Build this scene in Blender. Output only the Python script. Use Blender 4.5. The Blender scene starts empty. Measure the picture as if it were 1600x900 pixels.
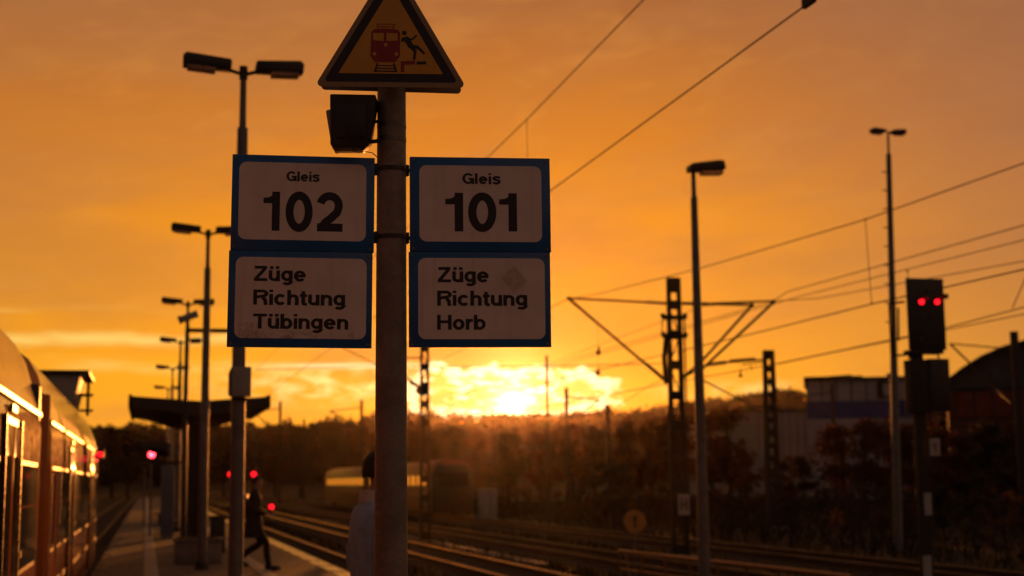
import bpy, bmesh, math, random
import numpy as np
from mathutils import Vector, Matrix
R_ = math.radians
random.seed(7); rng = np.random.default_rng(7)
S = bpy.context.scene; COL = S.collection

# ---------------------------------------------------------------- camera
FPX = 2222.0
ROLL = 0.010        # slight roll of the hand-held camera
PITCH = math.atan(301.3 / FPX); YAW = math.atan(575 / FPX * math.cos(PITCH))
EYE = Vector((0, 0, 1.6))
FW = Vector((math.sin(YAW) * math.cos(PITCH), math.cos(YAW) * math.cos(PITCH), math.sin(PITCH)))
RT = Vector((math.cos(YAW), -math.sin(YAW), 0)); UP = RT.cross(FW)
RT, UP = RT * math.cos(ROLL) - UP * math.sin(ROLL), RT * math.sin(ROLL) + UP * math.cos(ROLL)
cd = bpy.data.cameras.new('camera'); cam = bpy.data.objects.new('camera', cd); COL.objects.link(cam)
cam.matrix_world = Matrix(((RT.x, UP.x, -FW.x, EYE.x), (RT.y, UP.y, -FW.y, EYE.y), (RT.z, UP.z, -FW.z, EYE.z), (0, 0, 0, 1)))
cd.sensor_width = 36; cd.lens = 36 * FPX / 1600; cd.clip_start = 0.1; cd.clip_end = 12000
cd.dof.use_dof = True; cd.dof.focus_distance = 4.95; cd.dof.aperture_fstop = 2.9; cd.dof.aperture_blades = 9
S.camera = cam
S.view_settings.view_transform = 'Standard'; S.view_settings.look = 'None'
S.view_settings.exposure = 0; S.view_settings.gamma = 1

# ---------------------------------------------------------------- sun and sky
SUN_AZ, SUN_EL = 14.36, 3.05
sd = bpy.data.lights.new('sun', 'SUN'); sun = bpy.data.objects.new('sun', sd); COL.objects.link(sun)
sd.energy = 3.2; sd.angle = R_(0.55); sd.color = (1.0, 0.30, 0.05)
sv = Vector((math.sin(R_(SUN_AZ)) * math.cos(R_(SUN_EL)), math.cos(R_(SUN_AZ)) * math.cos(R_(SUN_EL)), math.sin(R_(SUN_EL))))
sun.rotation_euler = sv.to_track_quat('Z', 'Y').to_euler(); sun.location = (0, 0, 30)

W = bpy.data.worlds.new('World'); S.world = W; W.use_nodes = True
wt = W.node_tree; wt.nodes.clear()
class NT:
    """tiny node builder"""
    def __init__(s, t): s.t = t
    def n(s, typ, **kw):
        nd = s.t.nodes.new(typ)
        for k, v in kw.items(): setattr(nd, k, v)
        return nd
    def put(s, sock, v):
        if hasattr(v, 'links') or hasattr(v, 'is_output'): s.t.links.new(v, sock)
        else: sock.default_value = v
    def m(s, op, a, b=0.0, c=0.0):
        nd = s.n('ShaderNodeMath', operation=op)
        s.put(nd.inputs[0], a); s.put(nd.inputs[1], b); s.put(nd.inputs[2], c)
        return nd.outputs[0]
    def mr(s, v, a, b, c=0.0, d=1.0, t='SMOOTHSTEP'):
        nd = s.n('ShaderNodeMapRange', interpolation_type=t)
        for i, q in zip((0, 1, 2, 3, 4), (v, a, b, c, d)): s.put(nd.inputs[i], q)
        return nd.outputs[0]
    def mix(s, f, a, b, t='MIX'):
        nd = s.n('ShaderNodeMix', data_type='RGBA', blend_type=t); nd.clamp_factor = True
        s.put(nd.inputs[0], f)
        for k, v in ((6, a), (7, b)):
            s.put(nd.inputs[k], v if not isinstance(v, tuple) else (v + (1,))[:4])
        return nd.outputs[2]
    def noise(s, vec, scale, detail=4, rough=0.55, dist=0.0):
        nd = s.n('ShaderNodeTexNoise')
        if vec is not None: s.put(nd.inputs['Vector'], vec)
        nd.inputs['Scale'].default_value = scale; nd.inputs['Detail'].default_value = detail
        nd.inputs['Roughness'].default_value = rough; nd.inputs['Distortion'].default_value = dist
        return nd.outputs['Fac']
    def xyz(s, x, y, z):
        nd = s.n('ShaderNodeCombineXYZ'); s.put(nd.inputs[0], x); s.put(nd.inputs[1], y); s.put(nd.inputs[2], z)
        return nd.outputs[0]
    def ramp(s, v, stops):
        nd = s.n('ShaderNodeValToRGB'); s.put(nd.inputs[0], v); cr = nd.color_ramp
        while len(cr.elements) > 1: cr.elements.remove(cr.elements[0])
        cr.elements[0].position = stops[0][0]; cr.elements[0].color = stops[0][1] + (1,)
        for p, c in stops[1:]:
            e = cr.elements.new(p); e.color = c + (1,)
        return nd.outputs[0]
w = NT(wt)
tc = w.n('ShaderNodeTexCoord'); sp = w.n('ShaderNodeSeparateXYZ'); wt.links.new(tc.outputs['Generated'], sp.inputs[0])
DEG = 57.29578
el = w.m('MULTIPLY', w.m('ARCSINE', sp.outputs[2]), DEG)
az = w.m('MULTIPLY', w.m('ARCTAN2', sp.outputs[0], sp.outputs[1]), DEG)
daz = w.m('SUBTRACT', az, SUN_AZ)
base = w.ramp(w.m('DIVIDE', w.m('MAXIMUM', el, 0.0), 90.0), [
    (0.0, (1.0, .42, .020)), (0.045, (1.0, .405, .009)), (0.075, (.97, .36, .006)), (0.11, (.88, .30, .008)),
    (0.15, (.67, .212, .017)), (0.21, (.39, .128, .033)), (0.32, (.17, .070, .045)), (0.6, (.058, .041, .040)), (1.0, (.050, .039, .040))])
# broad fall-off of the glow to both sides of the sun
g2 = w.m('MULTIPLY', daz, w.mr(daz, -4, 4, 1 / 52, 1 / 31))
side = w.m('EXPONENT', w.m('MULTIPLY', w.m('MULTIPLY', g2, g2), -1.0))
col = base
# soft, wide cloud deck variation
v1 = w.xyz(w.m('MULTIPLY', az, .045), w.m('MULTIPLY', el, .16), 1.3)
n1 = w.noise(v1, 1.0, 4, .5, .6)
col = w.mix(w.mr(n1, .40, .68, 0, .45), col, (.42, .165, .050))
v1b = w.xyz(w.m('MULTIPLY', az, .10), w.m('MULTIPLY', w.m('SUBTRACT', el, w.m('MULTIPLY', az, .12)), .42), 7.7)
col = w.mix(w.mr(w.noise(v1b, 1.0, 5, .55, .4), .42, .66, 0, .30), col, (.52, .20, .055))
v1c = w.xyz(w.m('MULTIPLY', az, .30), w.m('MULTIPLY', w.m('SUBTRACT', el, w.m('MULTIPLY', az, .10)), .9), 3.1)
col = w.mix(w.m('MULTIPLY', w.mr(w.noise(v1c, 1.0, 5, .6, .5), .46, .72, 0, .12), w.mr(el, 3, 8)), col, (1.0, .42, .06))
col = w.mix(side, (.064, .048, .047), col)
# thin bright streaks low on the left
def band(c, hw, e=None):
    e = el if e is None else e
    return w.mr(w.m('ABSOLUTE', w.m('SUBTRACT', e, c)), hw, 0.0)
wav = w.m('MULTIPLY', w.m('SUBTRACT', w.noise(w.xyz(w.m('MULTIPLY', az, .25), 3.0, 0.0), 1.0, 2), .5), 1.1)
elw = w.m('ADD', el, wav)
v2 = w.xyz(w.m('MULTIPLY', az, .16), w.m('MULTIPLY', el, 1.1), 4.0)
n2 = w.mr(w.noise(v2, 1.0, 4, .55, .3), .40, .62)
left = w.m('MULTIPLY', w.mr(az, -25, -2), w.mr(az, 10, 4))
st = w.m('MAXIMUM', w.m('MULTIPLY', band(6.75, .22, elw), .65), w.m('MAXIMUM', band(5.55, .42, elw), w.m('MULTIPLY', band(4.6, .5, elw), .6)))
col = w.mix(w.m('MULTIPLY', w.m('MULTIPLY', st, left), w.m('MULTIPLY_ADD', n2, .75, .08)), col, (1.0, .66, .16))
# wispy cloud between the left streaks and the sun cloud
v3 = w.xyz(w.m('MULTIPLY', az, .9), w.m('MULTIPLY', el, 1.8), 2.0)
n3 = w.noise(v3, 1.0, 5, .6, .3)
wm = w.m('MULTIPLY', w.m('MULTIPLY', band(3.9, 1.2), w.mr(az, 0, 7)), w.mr(az, 13.5, 10))
col = w.mix(w.m('MULTIPLY', wm, w.mr(n3, .38, .66)), col, (1.0, .78, .26))
col = w.mix(w.m('MULTIPLY', w.m('MULTIPLY', band(4.62, .17), w.mr(az, 3, 8)), w.mr(az, 12, 9.5)), col, (1.0, .86, .40))
wr = w.m('MULTIPLY', w.m('MULTIPLY', band(3.5, .5), w.mr(az, 19, 22)), w.mr(az, 27, 24.5))
col = w.mix(w.m('MULTIPLY', wr, w.mr(n3, .34, .62)), col, (1.0, .60, .14))
# bright, lobed cloud in front of the sun
u = w.m('DIVIDE', w.m('SUBTRACT', az, 14.2), 4.55)
vv = w.m('DIVIDE', w.m('SUBTRACT', el, 3.45), 1.12)
u2 = w.m('MULTIPLY', u, u)
dd = w.m('ADD', w.m('MULTIPLY', u2, u2), w.m('MULTIPLY', vv, vv))
v4 = w.xyz(w.m('MULTIPLY', az, 1.0), w.m('MULTIPLY', el, 1.5), 9.0)
n4 = w.noise(v4, 1.0, 5, .55, .2)
bump = w.m('MULTIPLY', w.mr(w.m('ABSOLUTE', w.m('SUBTRACT', az, 11.2)), .75, 0), .75)
ddn = w.m('ADD', dd, w.m('SUBTRACT', w.m('MULTIPLY', w.m('SUBTRACT', n4, .5), 2.3), bump))
cm = w.mr(ddn, 1.12, .70)
v5 = w.xyz(w.m('MULTIPLY', az, 1.1), w.m('MULTIPLY', el, 3.2), 15.0)
n5 = w.noise(v5, 1.0, 5, .6, .4)
rim = w.m('MAXIMUM', w.m('MULTIPLY', w.mr(ddn, .25, .70), w.mr(n5, .30, .47)), w.mr(n5, .50, .60))
ccol = w.mix(rim, (1.0, .43, .045), (1.8, 1.5, .85))
ccol = w.mix(w.mr(w.m('ABSOLUTE', u), .15, 1.0, 0, .35), ccol, (1.1, .80, .27))
col = w.mix(cm, col, ccol)
col = w.mix(w.m('MULTIPLY', w.mr(az, 17, 36), w.mr(el, 2, 9, .2, .5)), col, (.36, .15, .075))
# the sun itself and its aureole
dt = w.n('ShaderNodeVectorMath', operation='DOT_PRODUCT'); wt.links.new(tc.outputs['Generated'], dt.inputs[0]); dt.inputs[1].default_value = sv
ang = w.m('MULTIPLY', w.m('ARCCOSINE', w.m('MINIMUM', dt.outputs['Value'], 1.0)), DEG)
disc = w.mr(ang, .60, .08)
aur = w.m('EXPONENT', w.m('MULTIPLY', ang, -1.0 / .62))
aur2 = w.m('EXPONENT', w.m('MULTIPLY', ang, -1.0 / 5))
gl = w.mix(1.0, w.mix(1.0, col, w.mix(aur, (0, 0, 0), (5.5, 3.9, 1.5)), 'ADD'), w.mix(aur2, (0, 0, 0), (.12, .015, .004)), 'ADD')
gl = w.mix(disc, gl, (14.0, 9.0, 3.6))
bg = w.n('ShaderNodeBackground'); wt.links.new(gl, bg.inputs[0]); bg.inputs[1].default_value = 1.0
nis = w.n('ShaderNodeTexSky'); nis.sky_type = 'NISHITA'; nis.sun_disc = False
nis.sun_elevation = R_(SUN_EL); nis.sun_rotation = R_(SUN_AZ)
bg2 = w.n('ShaderNodeBackground'); wt.links.new(w.mix(1.0, nis.outputs[0], (.14, .06, .02), 'MULTIPLY'), bg2.inputs[0]); bg2.inputs[1].default_value = 0.05
ad = w.n('ShaderNodeAddShader'); wt.links.new(bg.outputs[0], ad.inputs[0]); wt.links.new(bg2.outputs[0], ad.inputs[1])
wo = w.n('ShaderNodeOutputWorld'); wt.links.new(ad.outputs[0], wo.inputs[0])

# ---------------------------------------------------------------- survey helpers
def ray(px, py): return FW + RT * ((px - 800) / FPX) - UP * ((py - 450) / FPX)
def PD(px, py, D): return EYE + ray(px, py) * D            # at a depth along the view axis
def PY(px, py, Y):
    r = ray(px, py); return EYE + r * (Y / r.y)
def PX(px, py, X):
    r = ray(px, py); return EYE + r * (X / r.x)
def PZ(px, py, z):
    r = ray(px, py); return EYE + r * ((z - EYE.z) / r.z)
GZ = -0.85          # yard level; the platform top is z = 0, rail tops -0.62
RZ = -0.62

# ---------------------------------------------------------------- materials
MATS = {}
def mat(name, c, rough=.6, metal=0.0, var=.25, scale=8.0, bump=.15, bscale=None, emit=None, estr=0.0, c2=None, spec=.5, coat=0.0, trans=0.0, objrand=0.0, rv=.10, transl=0.0):
    if name in MATS: return MATS[name]
    m = bpy.data.materials.new(name); m.use_nodes = True; t = m.node_tree
    k = NT(t); b = t.nodes['Principled BSDF']
    tcn = k.n('ShaderNodeTexCoord'); oc = tcn.outputs['Object']
    nf = k.noise(oc, scale, 6, .6)
    c = tuple(c)
    c2 = c2 or tuple(x * (1 - var) for x in c)
    cc = k.mix(k.mr(nf, .32, .68), c2, c)
    fine = k.noise(oc, scale * 6.3, 4, .6)
    cc = k.mix(k.mr(fine, .35, .75, 0, var * .6), cc, tuple(x * .55 for x in c))
    if objrand:
        oi = k.n('ShaderNodeObjectInfo')
        cc = k.mix(k.m('MULTIPLY', oi.outputs['Random'], objrand), cc, tuple(x * .35 for x in c))
    t.links.new(cc, b.inputs['Base Color'])
    t.links.new(k.mr(fine, .3, .7, max(rough - rv * .8, .01), min(rough + rv, 1)), b.inputs['Roughness'])
    b.inputs['Metallic'].default_value = metal; b.inputs['Specular IOR Level'].default_value = spec
    b.inputs['Coat Weight'].default_value = coat
    if trans: b.inputs['Transmission Weight'].default_value = trans
    if emit:
        b.inputs['Emission Color'].default_value = tuple(emit) + (1,); b.inputs['Emission Strength'].default_value = estr
    if bump:
        bp = k.n('ShaderNodeBump'); bp.inputs['Strength'].default_value = bump; bp.inputs['Distance'].default_value = .01
        t.links.new(k.noise(oc, bscale or scale * 4, 5, .6), bp.inputs['Height']); t.links.new(bp.outputs[0], b.inputs['Normal'])
    if transl:
        out = t.nodes['Material Output']; tr_ = k.n('ShaderNodeBsdfTranslucent'); mx = k.n('ShaderNodeMixShader'); mx.inputs[0].default_value = transl
        t.links.new(k.mix(1.0, cc, (1.6, 1.4, 1.1), 'MULTIPLY'), tr_.inputs[0]); t.links.new(b.outputs[0], mx.inputs[1]); t.links.new(tr_.outputs[0], mx.inputs[2]); t.links.new(mx.outputs[0], out.inputs[0])
    MATS[name] = m; return m
M = mat
galv = M('galvanised_steel', (.20, .195, .185), .55, .5, .3, 6, .2)
polepaint = M('weathered_pole_metal', (.26, .24, .21), .62, .25, .35, 9, .35, 60)
darkmetal = M('dark_painted_metal', (.035, .035, .035), .5, .2, .3, 5, .1)
blacksteel = M('sooty_steel', (.03, .026, .022), .7, .2, .3, 5, .2)
greybox = M('light_grey_cabinet_paint', (.32, .32, .31), .55, 0, .2, 3, .1)
blue = M('blue_sign_enamel', (.012, .13, .42), .36, 0, .22, 5, .05)
ink = M('black_lettering_film', (.012, .010, .010), .45, 0, .1, 20, 0)
yellow = M('yellow_warning_film', (.62, .33, .03), .45, 0, .15, 5, .04)
signred = M('dark_red_print', (.26, .02, .012), .5, 0, .1, 10, 0)
rubber = M('black_plastic', (.018, .017, .016), .5, 0, .3, 12, .15)
conc = M('platform_paving', (.10, .085, .075), .8, 0, .35, 1.2, .3, 30)
concedge = M('platform_edge_concrete', (.40, .34, .28), .20, 0, .25, 1.6, .12, 25, spec=.8)
tactile = M('pale_tactile_paving', (.34, .32, .28), .65, 0, .3, 2.5, .3, 30)
precast = M('precast_concrete', (.22, .21, .19), .8, 0, .3, 3, .4, 30)
ballastm = M('track_ballast', (.05, .038, .028), .95, 0, .6, 2.5, 1.0, 14, spec=.1)
groundm = M('yard_soil', (.04, .033, .022), .95, 0, .6, .35, .7, 3, spec=.08)
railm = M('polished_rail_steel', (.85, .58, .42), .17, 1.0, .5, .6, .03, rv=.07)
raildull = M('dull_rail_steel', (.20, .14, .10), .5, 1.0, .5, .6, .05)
railweb = M('rusty_rail_web', (.09, .045, .025), .85, .2, .4, 5, .3)
sleeperm = M('concrete_sleeper', (.09, .08, .07), .9, 0, .3, 2, .3, spec=.15)
paint = M('train_body_paint', (.66, .22, .05), .07, 0, .12, 1.3, 0, spec=.3, rv=.02)
roofpaint = M('train_roof_paint', (.62, .43, .25), .18, .3, .18, 1.5, .01, spec=.8, rv=.03)
tdark = M('train_dark_trim', (.012, .012, .013), .28, 0, .2, 4, .03)
tglass = M('train_tinted_glass', (.02, .02, .022), .04, 0, .1, 2, 0, spec=.3, rv=.01)
glass = M('shelter_glass', (.55, .6, .6), .08, 0, .05, 2, 0, trans=.85)
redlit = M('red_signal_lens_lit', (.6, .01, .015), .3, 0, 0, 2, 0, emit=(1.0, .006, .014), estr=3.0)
redlit2 = M('red_signal_lens_bright', (.6, .01, .015), .3, 0, 0, 2, 0, emit=(1.0, .03, .045), estr=17.0)
winglow = M('carriage_window_sky_glow', (.5, .35, .15), .3, 0, .1, 2, 0, emit=(1.0, .30, .018), estr=.75)  # orange emission puts reflected sky into the far railcar's windows
lens = M('lamp_diffuser', (.45, .30, .20), .3, 0, .1, 4, 0, trans=.3)
leafs = [M('dry_brown_foliage', (.085, .035, .012), .75, 0, .5, .9, 0, objrand=.7, transl=.35),
         M('dark_green_foliage', (.035, .036, .012), .75, 0, .5, .9, 0, objrand=.6, transl=.35),
         M('rust_red_foliage', (.095, .044, .014), .75, 0, .5, .9, 0, objrand=.6, transl=.35)]
bark = M('dark_bark', (.045, .032, .022), .9, 0, .4, 3, .5)
grassm = M('dry_yard_grass', (.045, .036, .012), .9, 0, .5, .5, 0, spec=.1)
farwood = M('hillside_wood_foliage', (.034, .018, .008), .85, 0, .5, .03, 0)
hillm = M('hill_grass', (.05, .035, .016), .95, 0, .4, .02, 0)
skin = M('skin', (.42, .24, .17), .55, 0, .1, 10, .1, spec=.4)
hair = M('dark_brown_hair', (.022, .013, .009), .6, 0, .4, 60, .4)
denim = M('pale_blue_denim', (.34, .48, .68), .85, 0, .25, 14, .5, 200)
whitecloth = M('white_cotton', (.55, .5, .47), .85, 0, .15, 10, .3)
darkcloth = M('black_trouser_cloth', (.012, .012, .015), .85, 0, .3, 10, .3)
coatcloth = M('dark_coat_cloth', (.022, .018, .018), .85, 0, .3, 8, .3)
shoe = M('black_leather', (.012, .011, .010), .45, 0, .2, 10, .2)
palewall = M('pale_cladding', (.44, .45, .46), .7, 0, .15, .3, .1)
bluewall = M('blue_cladding', (.02, .065, .28), .6, 0, .15, .3, .1)
redwall = M('rust_red_cladding', (.20, .035, .012), .75, 0, .25, .2, .1)
hallroof = M('dark_hall_roofing', (.03, .032, .032), .75, 0, .3, .3, .1)
greenish = M('grey_green_cladding', (.05, .07, .068), .7, 0, .2, .3, .1)
wglass = M('dark_window_glass', (.03, .035, .04), .1, 0, .1, 1, 0)
insul = M('brown_insulator', (.07, .03, .018), .35, 0, .2, 8, 0)
# sign face: white enamel with wear and an old sticker's glue residue
def face_mat(name, kind):
    m = bpy.data.materials.new(name); m.use_nodes = True; t = m.node_tree; k = NT(t); b = t.nodes['Principled BSDF']
    oc = k.n('ShaderNodeTexCoord').outputs['Object']; s3 = k.n('ShaderNodeSeparateXYZ'); t.links.new(oc, s3.inputs[0])
    x, z = s3.outputs[0], s3.outputs[2]
    c = k.mix(k.mr(k.noise(oc, 7, 5, .55), .3, .75), (.66, .63, .60), (.76, .74, .71))
    fine = k.noise(oc, 70, 5, .65, .4)
    if kind == 1:      # scribbled dirt along the lower edge
        low = k.m('MULTIPLY', k.mr(z, .085, .03), k.mr(k.noise(oc, 16, 5, .6, .6), .46, .6))
        c = k.mix(k.m('MULTIPLY', low, k.mr(fine, .38, .6, .1, .8)), c, (.28, .24, .20))
        bx = k.m('MULTIPLY', k.m('MULTIPLY', k.mr(x, .03, .036), k.mr(x, .105, .098)), k.m('MULTIPLY', k.mr(z, .035, .041), k.mr(z, .088, .080)))
        c = k.mix(k.m('MULTIPLY', bx, k.mr(fine, .42, .58, 0, .45)), c, (.33, .27, .20))
    if kind == 2:      # torn-off sticker, a tilted square
        a = R_(38); ca, sa = math.cos(a), math.sin(a)
        x0 = k.m('SUBTRACT', x, .365); z0 = k.m('SUBTRACT', z, .237)
        rx = k.m('ADD', k.m('MULTIPLY', x0, ca), k.m('MULTIPLY', z0, sa)); rz = k.m('SUBTRACT', k.m('MULTIPLY', z0, ca), k.m('MULTIPLY', x0, sa))
        sq = k.m('MULTIPLY', k.mr(k.m('ABSOLUTE', rx), .036, .030), k.mr(k.m('ABSOLUTE', rz), .040, .033))
        c = k.mix(k.m('MULTIPLY', sq, k.mr(fine, .3, .62, .12, .55)), c, (.36, .25, .18))
    mp = k.n('ShaderNodeMapping'); mp.inputs['Scale'].default_value = (38, 38, 2.2); t.links.new(oc, mp.inputs[0])
    c = k.mix(k.mr(k.noise(mp.outputs[0], 1.0, 4, .6), .50, .78, 0, .30), c, (.38, .32, .27))
    spk = k.mr(k.noise(oc, 160, 2, .5), .74, .80, 0, .5)
    c = k.mix(spk, c, (.2, .16, .12))
    t.links.new(c, b.inputs['Base Color'])
    t.links.new(k.mr(fine, .3, .7, .42, .6), b.inputs['Roughness'])
    bp = k.n('ShaderNodeBump'); bp.inputs['Strength'].default_value = .06; bp.inputs['Distance'].default_value = .002
    t.links.new(k.noise(oc, 25, 4), bp.inputs['Height']); t.links.new(bp.outputs[0], b.inputs['Normal'])
    return m
face0, face1, face2 = face_mat('white_sign_enamel', 0), face_mat('white_enamel_scuffed', 1), face_mat('white_enamel_sticker_residue', 2)

# ---------------------------------------------------------------- mesh helpers
class MB:
    def __init__(s): s.v = []; s.f = []
    def add(s, vs, fs):
        o = len(s.v); s.v += [tuple(q) for q in vs]; s.f += [tuple(i + o for i in f) for f in fs]; return s
    def box(s, x0, x1, y0, y1, z0, z1, M4=None):
        vs = [Vector(q) for q in ((x0, y0, z0), (x1, y0, z0), (x1, y1, z0), (x0, y1, z0), (x0, y0, z1), (x1, y0, z1), (x1, y1, z1), (x0, y1, z1))]
        if M4: vs = [M4 @ q for q in vs]
        return s.add(vs, [(0, 3, 2, 1), (4, 5, 6, 7), (0, 1, 5, 4), (1, 2, 6, 5), (2, 3, 7, 6), (3, 0, 4, 7)])
    def tube(s, pts, r, n=10, caps=True):
        pts = [Vector(p) for p in pts]; rs = r if isinstance(r, (list, tuple)) else [r] * len(pts)
        vs = []; prev = None
        for i, p in enumerate(pts):
            d = (pts[min(i + 1, len(pts) - 1)] - pts[max(i - 1, 0)]).normalized()
            a = prev if prev is not None else (Vector((0, 0, 1)) if abs(d.z) < .9 else Vector((1, 0, 0)))
            a = (a - d * a.dot(d)).normalized(); b = d.cross(a); prev = a
            for k in range(n):
                t = 2 * math.pi * k / n; vs.append(p + (a * math.cos(t) + b * math.sin(t)) * rs[i])
        fs = []
        for i in range(len(pts) - 1):
            for k in range(n): fs.append((i * n + k, i * n + (k + 1) % n, (i + 1) * n + (k + 1) % n, (i + 1) * n + k))
        if caps: fs += [tuple(range(n - 1, -1, -1)), tuple(range((len(pts) - 1) * n, len(pts) * n))]
        return s.add(vs, fs)
    def prism(s, poly, y0, y1, M4=None):
        """poly = list of (x,z); extruded along y"""
        n = len(poly); vs = [Vector((x, y0, z)) for x, z in poly] + [Vector((x, y1, z)) for x, z in poly]
        if M4: vs = [M4 @ q for q in vs]
        fs = [tuple(range(n)), tuple(range(2 * n - 1, n - 1, -1))] + [(i, i + n, (i + 1) % n + n, (i + 1) % n) for i in range(n)]
        return s.add(vs, fs)
    def ball(s, c, r, nu=12, nv=8, sc=(1, 1, 1)):
        vs = []; c = Vector(c)
        for j in range(nv + 1):
            t = math.pi * j / nv
            for i in range(nu):
                p = 2 * math.pi * i / nu
                vs.append(c + Vector((math.sin(t) * math.cos(p) * sc[0], math.sin(t) * math.sin(p) * sc[1], math.cos(t) * sc[2])) * r)
        fs = [(j * nu + i, (j + 1) * nu + i, (j + 1) * nu + (i + 1) % nu, j * nu + (i + 1) % nu) for j in range(nv) for i in range(nu)]
        return s.add(vs, fs)
    def mesh(s, name, m, smooth=True, bevel=0):
        me = bpy.data.meshes.new(name); me.from_pydata(s.v, [], s.f); me.materials.append(m)
        bm = bmesh.new(); bm.from_mesh(me)
        bmesh.ops.recalc_face_normals(bm, faces=bm.faces)
        if bevel: 
            bmesh.ops.bevel(bm, geom=[e for e in bm.edges if e.is_manifold and e.calc_face_angle(0) > .6], offset=bevel, segments=2, affect='EDGES', profile=.5)
        if smooth:
            for f in bm.faces: f.smooth = True
            for e in bm.edges:
                if not e.is_manifold or e.calc_face_angle(0) > .55: e.smooth = False
        bm.to_mesh(me); bm.free(); return me
    def build(s, name, m, parent=None, smooth=True, bevel=0, loc=None):
        o = bpy.data.objects.new(name, s.mesh(name, m, smooth, bevel)); COL.objects.link(o)
        if parent: o.parent = parent
        if loc is not None: o.location = loc
        return o
def tag(o, label=None, cat=None, group=None, kind=None):
    if label: o['label'] = label
    if cat: o['category'] = cat
    if group: o['group'] = group
    if kind: o['kind'] = kind
    return o
def thing(name, loc, label, cat, group=None, rz=0):
    o = bpy.data.objects.new(name, None); COL.objects.link(o); o.location = loc; o.rotation_euler = (0, 0, rz); o.empty_display_size = .2
    return tag(o, label, cat, group)
def copy_tree(o, parent=None):
    c = o.copy(); COL.objects.link(c); c.parent = parent
    for ch in list(o.children): copy_tree(ch, c)
    return c
def arrmesh(name, V, F, m, smooth=False):
    me = bpy.data.meshes.new(name)
    nf, k = F.shape
    me.vertices.add(len(V)); me.vertices.foreach_set('co', V.astype(np.float32).ravel())
    me.loops.add(nf * k); me.loops.foreach_set('vertex_index', F.astype(np.int32).ravel())
    me.polygons.add(nf); me.polygons.foreach_set('loop_start', np.arange(nf, dtype=np.int32) * k)
    me.update(calc_edges=True); me.materials.append(m); return me
def leaf_cloud(centres, size, jitter=1.0, aspect=.6):
    """one random quad at each centre"""
    n = len(centres)
    a = rng.normal(size=(n, 3)); a /= np.linalg.norm(a, axis=1)[:, None]
    b = np.cross(a, rng.normal(size=(n, 3))); b /= np.linalg.norm(b, axis=1)[:, None]
    s = size * (1 + (rng.random(n) - .5) * jitter)
    a = a * s[:, None]; b = b * (s * aspect)[:, None]
    V = np.stack([centres - a - b * .3, centres - a * .1 - b, centres + a + b * .2, centres + a * .1 + b], 1).reshape(-1, 3)
    return V, np.arange(4 * n).reshape(-1, 4)

# ================================================================ SETTING
# ground sheet out to the horizon, with gentle relief away from the tracks
def ridge_height(azd, dist):
    tab = [(-40, 50), (-8, 78), (-2.5, 87), (-.5, 92), (2, 92), (5, 96), (7.5, 104), (9, 110), (10.5, 113), (13, 112), (16, 112), (19, 117), (21, 128), (25, 146), (32, 140), (45, 100), (70, 70)]
    return (np.interp(azd, [t[0] for t in tab], [t[1] for t in tab]) - 5.7 - 10 * (FPX / 1000) * math.tan(R_(min(max(azd - 14.3, -30), 30)))) / FPX * dist
na, nr = 241, 60
azs = np.linspace(-180, 180, na); rs_ = np.concatenate([[0.5, 12, 30, 60, 100, 160, 240, 340], np.linspace(430, 1050, 30), np.linspace(1150, 9000, nr - 38)])
V = []; 
for r in rs_:
    for a in azs:
        hz = ridge_height(a, 940.) if -60 < a < 90 else 45 + 8 * math.sin(a * .11)
        t = min(max((r - 430) / 500, 0), 1); t = t * t * (3 - 2 * t)
        z = GZ + t * (hz - 6.5 - GZ) * (1 + .03 * math.sin(a * 1.7 + r * .01)) if r > 430 else GZ
        if r > 940: z = z - (r - 940) * .03
        z = max(z, GZ - (r > 2000) * 3)
        V.append((r * math.sin(R_(a)), r * math.cos(R_(a)), z))
V.append((0, 0, GZ)); F = []
for i in range(len(rs_) - 1):
    for j in range(na - 1): F.append((i * na + j, i * na + j + 1, (i + 1) * na + j + 1, (i + 1) * na + j))
for j in range(na - 1): F.append((len(V) - 1, j + 1, j))
mb = MB(); mb.add(V, F); tag(mb.build('ground', groundm, smooth=True), kind='structure')
# wooded hillside: one mass of foliage on the slope of the hill
def wood(n, az0, az1, r0, r1, hfun, leafs_per, size, spread, hgt):
    A = rng.uniform(az0, az1, n); Rr = rng.uniform(r0, r1, n)
    C = []
    for a, r in zip(A, Rr):
        z = hfun(a, r); H = hgt * (rng.uniform(.6, 1.0) + (.28 * math.sin(a * 1.9) * math.sin(a * 5.3 + 1) + (.5 if rng.random() < .04 else 0)) * (a < 11))
        c = rng.normal(size=(leafs_per, 3)) * [spread, spread, H * .28]
        c[:, 2] = np.abs(c[:, 2] + H * .5)
        C.append(c + [r * math.sin(R_(a)), r * math.cos(R_(a)), z])
    return leaf_cloud(np.concatenate(C), size)
def hz_(a, r):
    t = min(max((r - 430) / 500, 0), 1); t = t * t * (3 - 2 * t)
    return GZ + t * (ridge_height(a, 940.) - 6.5 - GZ)
Vw, Fw = wood(2600, -14, 48, 500, 935, hz_, 42, 1.25, 1.9, 6.0)
o = bpy.data.objects.new('hillside_wood', arrmesh('hillside_wood', Vw, Fw, farwood)); COL.objects.link(o); tag(o, kind='stuff', label='dark wooded hillside along the skyline below the setting sun', cat='wood')

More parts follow.
